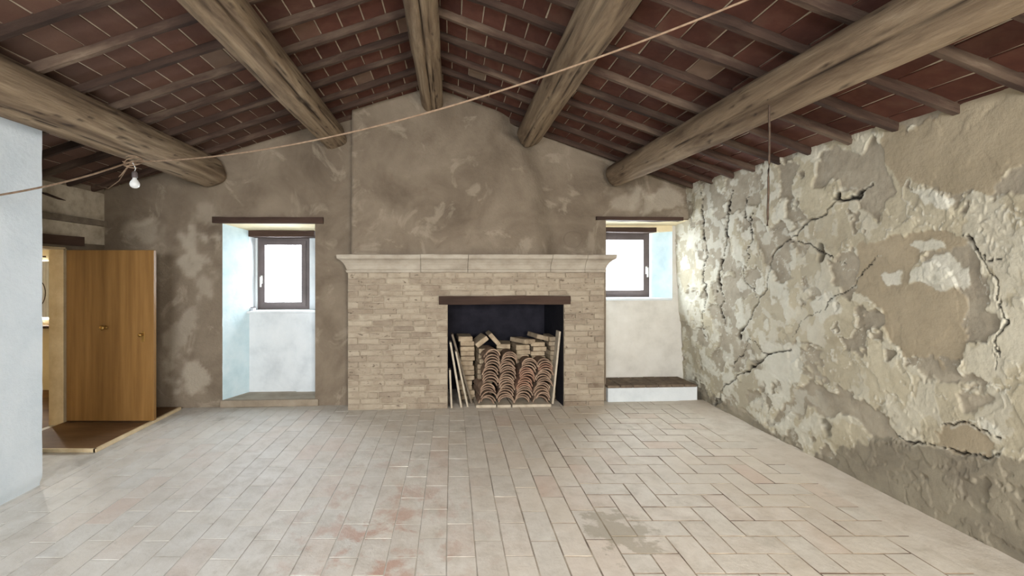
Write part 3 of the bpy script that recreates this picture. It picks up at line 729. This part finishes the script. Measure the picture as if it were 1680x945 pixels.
# ------------------------------------------------------------------ beams
def log(name, label, p0, p1, r0_, r1_, sq=2.4, rot=0.0, seed=1, wob=.02, groove=(), Y1=None):
    """p0 (x,z) at the back wall, p1 (x,z) at Y=0; runs along the room"""
    ya, yb = (Y1 or 5.06), FRONT+.02; n = 280; m_ = 72; V = np.zeros((m_+1, n, 3))
    y = np.linspace(yb, ya, n); f = (y-0)/(5.0)
    cx = p1[0]+(p0[0]-p1[0])*f+wob*(np.array([n1(v*.5, seed) for v in y])); cz = p1[1]+(p0[1]-p1[1])*f+wob*.6*np.array([n1(v*.5+9, seed+3) for v in y])
    rr = r1_+(r0_-r1_)*f+.008*np.array([n1(v*1.1, seed+6) for v in y])
    q = np.linspace(0, 2*math.pi, m_+1)
    Y_, Q = np.meshgrid(y, q); CX = cx[None, :]; CZ = cz[None, :]; RR = rr[None, :]
    qq = Q-rot; k = (np.abs(np.cos(qq))**sq+np.abs(np.sin(qq))**sq)**(-1/sq)
    rad = RR*k; rad = rad+.012*(fbm(np.cos(Q)*1.6+Y_*1.2+seed, np.sin(Q)*1.6+Y_*.7, 4)-.5)+.008*(fbm(np.cos(Q)*6+seed, np.sin(Q)*6+Y_*1.2, 4)-.5)
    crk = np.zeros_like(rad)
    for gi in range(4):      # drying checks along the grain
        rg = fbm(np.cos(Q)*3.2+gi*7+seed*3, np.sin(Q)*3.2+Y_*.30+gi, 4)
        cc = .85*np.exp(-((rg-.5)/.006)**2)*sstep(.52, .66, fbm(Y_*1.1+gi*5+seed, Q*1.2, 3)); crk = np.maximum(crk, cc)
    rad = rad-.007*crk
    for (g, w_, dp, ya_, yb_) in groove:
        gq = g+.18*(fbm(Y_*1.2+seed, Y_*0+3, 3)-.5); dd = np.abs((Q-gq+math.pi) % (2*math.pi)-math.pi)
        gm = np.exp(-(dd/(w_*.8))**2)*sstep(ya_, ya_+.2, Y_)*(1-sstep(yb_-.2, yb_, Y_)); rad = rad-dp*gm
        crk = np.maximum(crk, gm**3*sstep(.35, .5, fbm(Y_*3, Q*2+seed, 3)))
    # rounded off end at the wall
    e_ = sstep(ya+.02, ya-.10, Y_); rad = rad*(.80+.20*e_)
    V = np.stack([CX+rad*np.cos(Q), Y_, CZ+rad*np.sin(Q)], -1)
    V[-1] = V[0]; crk[-1] = crk[0]
    P_ = V.transpose(1, 0, 2)
    x0, z0 = cx[-1], cz[-1]
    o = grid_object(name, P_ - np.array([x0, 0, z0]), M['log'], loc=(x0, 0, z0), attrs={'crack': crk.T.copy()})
    bm = bmesh.new(); bm.from_mesh(o.data); bmesh.ops.remove_doubles(bm, verts=bm.verts, dist=1e-5)
    be = [e for e in bm.edges if e.is_boundary]; bmesh.ops.holes_fill(bm, edges=be, sides=60)
    bmesh.ops.recalc_face_normals(bm, faces=list(bm.faces))
    bm.to_mesh(o.data); bm.free(); o.data.polygons.foreach_set('use_smooth', [True]*len(o.data.polygons))
    tag(o, label, 'beam', None); return o
PI = math.pi
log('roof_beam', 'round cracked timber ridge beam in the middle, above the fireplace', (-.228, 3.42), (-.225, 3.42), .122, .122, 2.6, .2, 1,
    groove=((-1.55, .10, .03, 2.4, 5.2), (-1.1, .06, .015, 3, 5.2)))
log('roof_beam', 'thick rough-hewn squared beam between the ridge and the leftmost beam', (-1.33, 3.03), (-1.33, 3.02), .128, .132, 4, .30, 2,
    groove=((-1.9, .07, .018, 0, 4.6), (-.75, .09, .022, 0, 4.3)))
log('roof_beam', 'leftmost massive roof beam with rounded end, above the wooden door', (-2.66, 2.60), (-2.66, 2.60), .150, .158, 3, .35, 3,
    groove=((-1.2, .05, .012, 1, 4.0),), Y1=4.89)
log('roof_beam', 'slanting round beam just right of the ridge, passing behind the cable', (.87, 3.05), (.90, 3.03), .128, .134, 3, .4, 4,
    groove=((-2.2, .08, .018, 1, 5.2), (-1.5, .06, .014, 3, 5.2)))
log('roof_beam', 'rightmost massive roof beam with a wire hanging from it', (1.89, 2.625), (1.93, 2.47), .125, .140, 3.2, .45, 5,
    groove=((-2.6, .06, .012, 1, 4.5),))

# ------------------------------------------------------------------ window fittings
def wood_bar(mb, x0, x1, y0, y1, z0, z1, seed=0, n=14):
    k = len(mb.v)
    for i in range(n+1):
        x = x0+(x1-x0)*i/n; a = .006*n1(x*5, seed); b_ = .006*n1(x*5+4, seed+1)
        for (yy, zz) in ((y0+a, z0+b_), (y1, z0+b_), (y1, z1+a), (y0+a, z1+a)): mb.v.append(Vector((x, yy, zz)))
    for i in range(n):
        for j in range(4): mb.f.append((k+i*4+j, k+i*4+(j+1) % 4, k+(i+1)*4+(j+1) % 4, k+(i+1)*4+j))
    mb.f.append((k, k+1, k+2, k+3)); mb.f.append(tuple(k+n*4+j for j in range(4)))
    return mb
def bthing(name, label, cat, u, d, z, group=None): return thing(name, label, cat, BL(u, d, z), TH, group)
def lintel(label, px0, px1, py0, py1, d0, d1, dm, name='lintel', seed=0, mat=None):
    u0, z1 = pl(px0, py0, dm); u1, z0 = pl(px1, py1, dm); uc = (u0+u1)/2
    mb = wood_bar(MB(), u0-uc, u1-uc, -d0, -d1, 0, z1-z0, seed)
    o = mb.build(name, mat or M['darkwood'], None, BL(uc, 0, z0), TH, bevel=0)
    return tag(o, label, 'lintel')
lintel('long dark timber lintel over the tall left window niche', 348, 530, 355.5, 367, .035, -.12, .03, seed=3)
lintel('short dark timber lintel inside the left niche, right above the window', 408, 516, 378, 388.5, -.27, -.50, -.28, seed=5)
lintel('thin dark timber lintel over the right window niche', 979, 1121, 355, 362, .035, -.12, .03, seed=7)
lintel('short dark timber lintel inside the right niche, above the window', 975, 1076, 373, 381, -.30, -.52, -.32, seed=9)

def window(name, u0, u1, z0, z1, d, hinge_left_handle):
    root = thing(name, None, None, BL((u0+u1)/2, d, z0), TH); root['kind'] = 'structure'
    w_ = u1-u0; h_ = z1-z0; hw = w_/2
    def fr_(a, y0, y1, wd, nm, m, ins=0.0, par=root):
        mb = MB(); A = -hw+ins; B = hw-ins; c = ins; D = h_-ins
        mb.span(A, B, y0, y1, c, c+wd).span(A, B, y0, y1, D-wd, D).span(A, A+wd, y0, y1, c+wd, D-wd).span(B-wd, B, y0, y1, c+wd, D-wd)
        return mb.build(nm, m, par)
    fr_(0, -.02, .05, .045, 'outer_frame', M['frame'])
    s_ = fr_(0, -.045, .02, .05, 'sash', M['frame'], .04)
    MB().span(-hw+.088, hw-.088, -.012, -.004, .088, h_-.088).build('pane', M['glass'], s_)
    hx = -hw+.055 if hinge_left_handle else hw-.055
    hb = MB().span(hx-.012, hx+.012, -.055, -.045, h_*.36, h_*.36+.10); hb.span(hx-.009, hx+.009, -.085, -.055, h_*.36+.06, h_*.36+.08)
    hb.span(hx-.010, hx+.010, -.095, -.080, h_*.36-.04, h_*.36+.085)
    hb.build('window_handle', M['plastic'], s_, bevel=.003)
    return root
w1u0, w1u1 = U(425, -.5), U(510, -.5)
wa = U(424, -.52); wb = U(509, -.52)
MB().span(wa-.25, wa, .49, .60, sillz, rtop).span(wb, r1+.02, .49, .60, sillz, rtop).build('window_cheek', M['niche'], wall_back)
wd1 = window('window_1', wa+.003, wb-.003, sillz+.012, rtop-.003, -.52, True)
wd2 = window('window_2', v0+.003, U(1064, -.57), s2+.012, t2-.003, -.57, False)
# sills
def sill(parent_label, u0, u1, z, d0, d1):
    mb = MB().span(-(u1-u0)/2, (u1-u0)/2, -d0, -d1, -.03, .0)
    o = mb.build('window_sill', M['niche'], None, BL((u0+u1)/2, 0, z), TH, bevel=.004); o['kind'] = 'structure'; return o
sill('', r0-.03, r1+.0, sillz+.012, d_r+.03, -.60)
sill('', v0, v1-.01, s2+.012, e_r+.02, -.66)
# small thing on the left sill
tk = bthing('small_tin', 'small grey patterned tin on the left end of the left window sill', 'tin', r0+.035, d_r-.03, sillz+.012)
MB().lathe([(.0, 0), (.026, 0), (.027, .004), (.027, .034), (.0, .034)], n=18).build('tin_body', M['chrome'], tk, smooth=False)
MB().lathe([(.0, .034), (.029, .034), (.029, .042), (.0, .043)], n=18).build('tin_lid', M['frame'], tk)
# step below the left niche
o = MB().span(-(N1['u1']-N1['u0'])/2-.02, (N1['u1']-N1['u0'])/2+.04, -.025, .0, 0, .078).build('niche_step', M['slab2'], None, BL((N1['u0']+N1['u1'])/2, 0, 0), TH, bevel=.006)
o['kind'] = 'structure'; o.name = 'trim_1'
# bench in the right niche
ub0, ub1 = v0, U(1145, .07)
bn = bthing('masonry_step', 'low white masonry step with brick top under the right window', 'step', (ub0+ub1)/2, 0, 0)
hw = (ub1-ub0)/2
MB().span(-hw, hw, -.06, .32, .0, .165).build('step_riser', M['niche'], bn, bevel=.004)
nb = 7
for i in range(nb):
    a = -hw-.01+(2*hw+.0)*i/nb; b_ = -hw-.01+(2*hw)*(i+1)/nb-.006
    for (yy0, yy1) in ((-.075, .12), (.128, .318)):
        s0 = .5*(b_-a)*.0
        MB().span(a+s0, b_+s0, yy0, yy1, .165, .195+random.uniform(-.002, .003)).build('brick', M['stepbrick'], bn, bevel=.004)

# ------------------------------------------------------------------ fireplace
fu0, fu1 = U(570, .2), U(992, .2); fc = (fu0+fu1)/2
fp = bthing('fireplace', 'large brick fireplace with stone mantel and plastered hood on the back wall', 'fireplace', fc, 0, 0)
X = lambda u: u-fc
D0 = .2; oz1 = FP['z1']
mb = MB()
mb.span(X(fu0)+.004, X(FP['u0'])-.004, -D0+.008, 0, 0, 1.5).span(X(FP['u1'])+.004, X(fu1)-.004, -D0+.008, 0, 0, 1.5).span(X(FP['u0'])-.004, X(FP['u1'])+.004, -D0+.008, 0, oz1+.004, 1.5)
mb.build('mortar_core', M['bmortar'], fp)
# sooty firebox
fb = MB(); a, b_, dp = X(FP['u0']), X(FP['u1']), .62
ai, bi = a+.10, b_-.10
fb.poly([(a, -D0+.02, -.03), (a, .02, -.03), (a, .02, 1.6), (a, -D0+.02, 1.6)]); fb.poly([(b_, -D0+.02, -.03), (b_, .02, -.03), (b_, .02, 1.6), (b_, -D0+.02, 1.6)])
fb.poly([(a, .02, -.03), (a, dp, -.03), (a, dp, 1.6), (a, .02, 1.6)]); fb.poly([(b_, .02, -.03), (b_, dp, -.03), (b_, dp, 1.6), (b_, .02, 1.6)])
fb.poly([(a, dp, -.03), (b_, dp, -.03), (b_, dp, 1.6), (a, dp, 1.6)]); fb.poly([(a, -D0+.03, 1.42), (b_, -D0+.03, 1.42), (b_, dp, 1.6), (a, dp, 1.6)])
fb.v = [v+Vector((fc, 0, 0)) for v in fb.v]; fb.build('firebox', M['soot'], wall_back, fix=False)
wood_bar(MB(), X(U(720, .22)), X(U(936, .22)), -D0-.022, -D0+.10, Zp(828, 499.5, .22), Zp(828, 485.5, .22), 12).build('lintel_plank', M['darkwood'], fp)
# bricks
bvar = []
for s in range(8):
    rnd = random.Random(40+s); mbx = MB().box((0, 0, 0), (.27, .10, .055)); me = mbx.mesh('brick', M['brick'], bevel=.006)
    for v in me.vertices: v.co += Vector((rnd.gauss(0, .0018), rnd.gauss(0, .0014), rnd.gauss(0, .0016)))
    bvar.append(me)
row = .0652; nrow = 23; zl0 = Zp(828, 499.5, .2); zl1 = Zp(828, 485.5, .2)
nbk = 0
for r_ in range(nrow):
    zc = .034+r_*row
    if zc+.03 > 1.5: break
    spans = [(X(fu0), X(FP['u0'])), (X(FP['u1']), X(fu1))] if zc < zl0-.01 else ([(X(fu0), X(U(720, .22))), (X(U(936, .22)), X(fu1))] if zc < zl1+.02 else [(X(fu0), X(fu1))])
    for (a, b_) in spans:
        x = a+.002; first = True
        while x < b_-.02:
            L = random.uniform(.20, .285)
            if first and r_ % 2: L = random.uniform(.11, .15)
            first = False
            if random.random() < .14: L = random.uniform(.10, .14)
            if b_-(x+L) < .07: L = b_-x-.002
            L = min(L, b_-x-.002)
            pr = random.gauss(0, .004); hh = row-.010+random.gauss(0, .0025)
            mt = Matrix.Translation((x+L/2, -D0+.05-.004+pr, zc+random.gauss(0, .0015))) @ Matrix.Rotation(random.gauss(0, .008), 4, 'Y') @ Matrix.Diagonal(((L-.010)/.27, 1, hh/.055, 1))
            inst('brick', random.choice(bvar), fp, mt); nbk += 1
            x += L
print('bricks', nbk)
# mantel cornice in five stones
prof = [(1.497, .0), (1.505, .012), (1.525, .014), (1.530, .004), (1.545, .012), (1.575, .022), (1.605, .040), (1.632, .066), (1.645, .088), (1.652, .096), (1.690, .100), (1.694, .094)]
js = [X(fu0), X(U(690, .25)), X(U(768, .25)), X(U(905, .25)), X(U(962, .25)), X(fu1)]
for i in range(5):
    L_, R_ = js[i]+(.0 if i == 0 else .002), js[i+1]-(.0 if i == 4 else .002); mb = MB()
    dz = random.uniform(-.003, .003)
    for z, e in prof:
        lu = L_-(e if i == 0 else 0); ru = R_+(e if i == 4 else 0)
        for k_ in range(13):
            t_ = k_/12; xx = lu+(ru-lu)*t_; zz = z+dz+(.004*n1(xx*14, 3) if z > 1.65 else 0)
            mb.v.append(Vector((xx, -D0-e+.002*n1(xx*8, i), zz)))
        mb.v.append(Vector((ru, 0, z+dz))); mb.v.append(Vector((lu, 0, z+dz)))
    for a in range(len(prof)-1):
        for b2 in range(15):
            mb.f.append((a*15+b2, a*15+(b2+1) % 15, (a+1)*15+(b2+1) % 15, (a+1)*15+b2))
    mb.f.append(tuple(range(15))); mb.f.append(tuple((len(prof)-1)*15+k_ for k_ in range(15)))
    mb.build('cornice_stone', M['stone'], fp)
# hood: plastered breast above the mantel, merging into the wall on its right
nz = 60; zz = np.linspace(1.69, 3.60, nz); nu = 70
yL = -.16
redge = np.interp(zz, [1.69, 1.95, 2.5, 2.9, 3.1], [X(U(921)), X(U(916)), X(U(902)), X(U(886)), X(U(850))]); redge = np.where(zz > 3.1, X(U(850)), redge)
le = X(U(577, .14))
G = np.zeros((nz, nu, 3))
for i, z in enumerate(zz):
    f_ = (z-1.69)/1.9; dd = .17-.06*f_
    us_ = np.linspace(le, redge[i], nu-1); k_ = (us_-le)/(redge[i]-le)
    dpt = dd*(1-sstep(.86, 1.0, k_))**1.0-.004
    dpt[k_ <= 0] = dd
    nn = .010*(fbm(us_*3, np.full_like(us_, z*3), 4, 2)-.5)
    G[i, 1:, 0] = us_; G[i, 1:, 1] = -(dpt+nn); G[i, 0] = (le, .02, 0); G[i, :, 2] = z
zt_ = np.minimum(G[..., 2], np.vectorize(lambda x: roof(x+fc, 4.9))(G[..., 0])+.02); G[..., 2] = zt_
grid_object('chimney_hood', G, M['plaster'], fp, attrs={'pale': np.zeros((nz, nu))})

# ------------------------------------------------------------------ salvaged tiles in the hearth
ORD = ['lowest', 'second', 'third', 'fourth', 'fifth', 'sixth', 'seventh', 'eighth', 'ninth', 'tenth', 'eleventh', 'twelfth', 'thirteenth', 'fourteenth', 'fifteenth', 'sixteenth',
       'seventeenth', 'eighteenth', 'nineteenth', 'twentieth', 'twenty-first']
def coppo_mesh(name, m, rw_=.085, rn=.068, L=.40, t=.013, n=12):
    mb = MB()
    for j, (y, r_) in enumerate(((0, rw_), (L*.5, (rw_+rn)/2), (L, rn))):
        for rr in (r_, r_-t):
            for i in range(n+1):
                q = R(8)+(PI-R(16))*i/n
                mb.v.append(Vector((rr*math.cos(q)*1.08, y, rr*math.sin(q)-r_*math.sin(R(8)))))
    K = 2*(n+1)
    for j in range(2):
        for i in range(n):
            a = j*K+i; mb.f.append((a, a+1, a+K+1, a+K)); a += n+1; mb.f.append((a, a+K, a+K+1, a+1))
        mb.f.append((j*K, j*K+K, j*K+K+n+1, j*K+n+1)); mb.f.append((j*K+n, j*K+2*n+1, j*K+K+2*n+1, j*K+K+n))
    for j in (0, 2):
        for i in range(n):
            a = j*K+i; mb.f.append((a, a+n+1, a+n+2, a+1))
    return mb.mesh(name, m, smooth=False)
CM = {k: [coppo_mesh('curved_roof_tile', M[k], .085+.004*s, .070+.003*s) for s in (-1, 0, 1)] for k in ('coppo', 'coppo_red')}
stacks = [((798.5, 661), (811, 570), 18, 'leftmost stack'), ((829, 661), (836, 574), 19, 'second stack from the left'),
          ((857, 661), (870, 585), 17, 'third stack from the left'), ((888, 661), (897, 586), 17, 'rightmost stack')]
slabz = .034
for si, (pb, pt, n, nm) in enumerate(stacks):
    dF = .135
    u0, z0 = pl(pb[0], pb[1], dF); u1, z1 = pl(pt[0], pt[1], dF); z0 = slabz
    step = (z1-.095-z0)/(n-1)
    for i in range(n):
        f_ = i/(n-1)
        # slipped groups, as the piles lean in sections
        slip = .012*math.sin(i*1.1+si*2)+random.gauss(0, .004)
        u = u0+(u1-u0)*f_+slip; d = dF-.045*f_+random.gauss(0, .012)
        red = (si == 2 and 5 <= i <= 12) or (si == 3 and i in (13, 14))
        me = random.choice(CM['coppo_red' if red else 'coppo'])
        rot = Euler((R(-1.5)+random.gauss(0, .015), random.gauss(0, .05), TH+random.gauss(0, .07)))
        o = inst('curved_roof_tile', me, None, Matrix.Translation(BL(u, d, z0+step*i)) @ rot.to_matrix().to_4x4())
        nmx = 'topmost in the' if i == n-1 else ('lowest in the' if i == 0 else ORD[i]+' from the bottom,')
        tag(o, f"{'reddish' if red else 'grey-brown'} curved roof tile, {nmx} {nm}", 'roof tile', 'curved roof tiles stacked in the hearth')
# slabs under the stacks
for (a, b_, lb) in ((781, 814, 'pale flat slab on the hearth floor under the leftmost tile stack'), (815.5, 838, 'short pale slab on the hearth floor between the two longer ones'),
                    (840, 904, 'long pale slab on the hearth floor under the two right tile stacks')):
    ua, ub = U(a, .18), U(b_, .18)
    o = MB().box((0, 0, .016), (ub-ua, .42, .030)).build('flat_slab', M['slab'], None, BL((ua+ub)/2, -.02+random.uniform(-.008, .008), 0), TH, bevel=.004)
    tag(o, lb, 'slab')
# loose bricks
bme = []
for s in range(5):
    rnd = random.Random(90+s); me = MB().box((0, 0, .0275), (.165, .28, .055)).mesh('spare_brick', M['oldbrick'], bevel=.006)
    for v in me.vertices: v.co += Vector((rnd.gauss(0, .002), rnd.gauss(0, .002), rnd.gauss(0, .0015)))
    bme.append(me)
def pile(px, pybot, pytop, d, label_where, w_=1.0, lean=0.0, turn=0.0):
    """column of bricks from the hearth floor up; label counted from the top"""
    u, zt = pl(px, pytop, d); n = int(round(zt/.058)); hh = zt/n
    for i in range(n):
        k_ = n-1-i
        where = 'topmost' if k_ == 0 else (ORD[k_]+' from top')
        mt = Matrix.Translation(BL(u+lean*(i/n)+random.gauss(0, .007), d+random.gauss(0, .01), i*hh+.0)) @ Euler((0, 0, TH+turn+random.gauss(0, .05))).to_matrix().to_4x4() @ Matrix.Diagonal((w_, 1, hh/.0585, 1))
        o = inst('spare_brick', random.choice(bme), None, mt)
        tag(o, f'pale spare brick, {where}, {label_where}', 'brick', 'spare bricks piled in the hearth')
pile(765, 616, 549, -.26, 'pile beside the leaning boards')
pile(792, 610, 568, -.27, 'pile behind the leftmost tile stack', turn=.08)
pile(826, 610, 561, -.33, 'pile behind the second tile stack', turn=-.06)
pile(854, 610, 563, -.30, 'pile behind the third tile stack', turn=.03)
pile(880, 610, 558, -.31, 'pile between the two right tile stacks', turn=-.05)
pile(906, 610, 549, -.27, 'pile beside the tall right board', w_=.85, turn=-.03)
zA = pl(792, 568, -.27)[1]
def loose(px, z, d, ang, turn, label):
    u = U(px, d); mt = Matrix.Translation(BL(u, d, z)) @ Euler((0, ang, TH+turn)).to_matrix().to_4x4()
    tag(inst('spare_brick', random.choice(bme), None, mt), label, 'brick', 'spare bricks piled in the hearth')
loose(789, zA+.056, -.24, R(-38), .1, 'tilted brick lying slantwise over the left tile stack, lower one')
loose(806, zA+.085, -.26, R(48), .0, 'tilted brick leaning to the right at the top left of the heap')
zB = pl(857, 563, -.29)[1]
loose(857, zB+.008, -.29, R(3), .5, 'wide grey brick lying on top of the middle right pile')
loose(882, pl(880, 558, -.31)[1]+.022, -.31, R(14), .2, 'tilted brick on top of the heap, right of centre')

# leaning boards
def board(p0, p1, d, wdt, t, label, m=M['slab'], name='leaning_board', back=.12):
    u0, z0 = pl(p0[0], p0[1], d); u1, z1 = pl(p1[0], p1[1], d)
    z0 = max(z0, .0)
    L = math.hypot(u1-u0, z1-z0); ang = math.atan2(u1-u0, z1-z0)
    z0 += abs(math.sin(ang))*t/2
    o = MB().box((0, wdt/2, L/2), (t, wdt, L)).build(name, m, None, BL(u0, d, z0), 0, bevel=.003)
    o.rotation_euler = Euler((0, ang, TH)); return tag(o, label, 'board')
board((741, 674), (738.2, 607), .185, .10, .020, 'short pale board standing upright against the left side of the hearth')
board((757, 674), (739, 562), .17, .12, .022, 'long pale board leaning on the left side of the hearth, front one')
board((767.5, 672), (748, 577), .155, .10, .020, 'narrow pale board leaning at left, between two other leaning boards')
board((774, 670), (742, 549), .03, .14, .024, 'dark weathered board leaning at left, nearest to the tile stacks', M['greywood'])
board((907, 663), (919, 544), .15, .12, .022, 'tall thin pale board leaning on the right side of the hearth')

# ------------------------------------------------------------------ door, landing, left wall timbers
ld = MB().span(NX+.0, -2.99, 3.675, 4.80, .0, .026)
lo = ld.build('door_landing', M['oakdark']); tag(lo, 'low brown wooden landing in front of the open door', 'platform')
MB().span(-3.80, -2.975, 3.655, 3.675, 0, .029).build('lit_edge_strip', M['palewood'], lo); MB().span(-2.99, -2.965, 3.655, 4.80, 0, .029).build('lit_edge_strip', M['palewood'], lo)  # lit look of the landing edges, painted as pale strips
dr = thing('door_1', None, None, (NX+.028, HY, .03), 0); dr['kind'] = 'structure'
dw = .86; dh = 1.69
MB().span(0, dw, -.02, .02, .012, dh).build('door_leaf', M['oak'], dr, bevel=.003)
kx, kz = (172-107)/F*4.31, EYE-(537-VY)/F*4.31-.03
kn = MB(); kn.lathe([(.0, 0), (.022, 0), (.022, .006), (.010, .010), (.009, .03), (.022, .038), (.025, .05), (.018, .06), (0, .062)], n=18)
o = kn.build('door_knob', M['brass'], dr, (kx, -.02, kz), smooth=True); o.rotation_euler = (R(90), 0, 0)
lx, lz = (233-107)/F*4.31, EYE-(552-VY)/F*4.31-.03
hd = MB().span(lx-.016, lx+.016, -.025, -.02, lz-.05, lz+.05)
hd.build('lock_plate', M['brass'], dr, bevel=.002)
kb = MB(); kb.lathe([(.0, 0), (.012, 0), (.010, .02), (.018, .03), (.018, .045), (0, .05)], n=16)
o = kb.build('door_handle', M['brass'], dr, (lx, -.025, lz+.02), smooth=True); o.rotation_euler = (R(90), 0, 0)
# frame of the doorway
tr = MB().span(NX-th_-.01, NX+.004, HY-.022, HY+.012, 0, DZ).span(NX-th_-.01, NX+.004, DY0-.012, DY0+.012, 0, DZ).span(NX-th_-.01, NX+.004, DY0, HY, DZ-.012, DZ+.012)
o = tr.build('trim_2', M['palewood']); o['kind'] = 'structure'
def wallbar(label, Y0, Y1, z0, z1, tk_=.05, seed=3):
    mb = wood_bar(MB(), 0, Y1-Y0, 0, -tk_, 0, z1-z0, seed)
    o = mb.build('wall_timber', M['greywood'] if seed == 3 else M['darkwood'], None, (NX, Y0, z0), R(90)); return tag(o, label, 'timber')
wallbar('weathered timber set in the left wall, the higher one above the doorway', 3.45, 4.80, 2.00, 2.06, .05, 3)
wallbar('short dark timber lintel right above the doorway', 3.35, 4.50, 1.77, 1.86, .05, 4)
ck = MB().tube([(NX+.004, 4.02, 2.245), (NX+.012, 4.12, 2.235), (NX+.010, 4.25, 2.215), (NX+.004, 4.33, 2.21)], [.004, .012, .010, .003], 6)  # dark tube laid on the wall to draw a crack line
tag(ck.build('wall_crack', M['darkwood'], smooth=True), 'thin dark crack in the left wall above the doorway', 'splinter')

# ------------------------------------------------------------------ bulb, cables, hanging wire
K = Vector((-2.585, 3.55, 2.395))
bp = at(221, 298, 3.55)
bl = thing('hanging_light_bulb', 'unlit bulb in a grey socket hanging under the leftmost beam', 'light bulb', (bp.x, bp.y, bp.z-.055))
prof_b = [(.0, 0), (.016, .003), (.030, .013), (.036, .030), (.034, .046), (.024, .064), (.015, .076), (.014, .09)]
MB().lathe(prof_b, n=22).build('bulb_glass', M['bulb'], bl, smooth=True)
MB().lathe([(.0, .085), (.019, .085), (.021, .095), (.021, .125), (.014, .135), (.006, .14), (0, .14)], n=16).build('socket', M['frame'], bl, smooth=True)
MB().tube([(0, 0, .138), (.004, .004, .16), (-.006, .0, .19), (-.02, 0, K.z-bp.z+.055)], .0035, 6).build('flex', M['plastic'], bl, smooth=True)
E = Vector((1.60, 2.04, roof(1.60, 2.04)-.01))
def cat(p, q, sag, n=40): return [p.lerp(q, i/n)-Vector((0, 0, sag*4*(i/n)*(1-i/n))) for i in range(n+1)]
tag(MB().tube(cat(K, E, .20), .0058, 8).build('electric_cable', M['cable'], smooth=True), 'long dusty cable strung across the room below the ceiling beams', 'cable')
e2 = Vector((PXW+.03, 2.78, EYE+(VY-326)/F*2.78))
tag(MB().tube(cat(K+Vector((-.02, 0, .0)), Vector((PXW+.02, 2.35, 1.86)), .05), .0065, 8).build('electric_cable', M['cable'], smooth=True),
    'cable running from the knot on the leftmost beam down to the white wall', 'cable')
kn = MB()
for i in range(5):
    pts = [K+Vector((.05*math.cos(a+i)*(1+.2*i/5), .035*math.sin(a*1.3+i), .03*math.sin(a+i*1.7)+.008*i-.02)) for a in np.linspace(0, 5.2, 22)]
    kn.tube(pts, .0045, 6)
kn.tube([K, K+Vector((-.05, 0, -.05)), K+Vector((-.09, 0, -.10)), K+Vector((-.12, .01, -.12))], .004, 6)
kn.tube([K, K+Vector((-.12, .1, -.03)), K+Vector((-.30, .25, -.10)), K+Vector((-.55, .45, -.13)), K+Vector((-.85, .6, -.05))], .004, 6)
tag(kn.build('cable_knot', M['cable'], smooth=True), 'tangled knot of cable tied under the leftmost beam', 'cable')
hwp = at(1258, 160, 2.52)
hx_ = hwp.x; ptsw = [Vector((hx_+.003*n1(i*.5, 2)-.012*max(0, i-8)/12, 2.5+.004*n1(i*.6, 5), z)) for i, z in enumerate(np.linspace(2.52, 1.765, 20))]
tag(MB().tube(ptsw, [.013, .012]+[.0055]*18, 6).build('hanging_wire', M['wire'], smooth=True), 'rusty wire hanging straight down from the rightmost beam', 'wire')
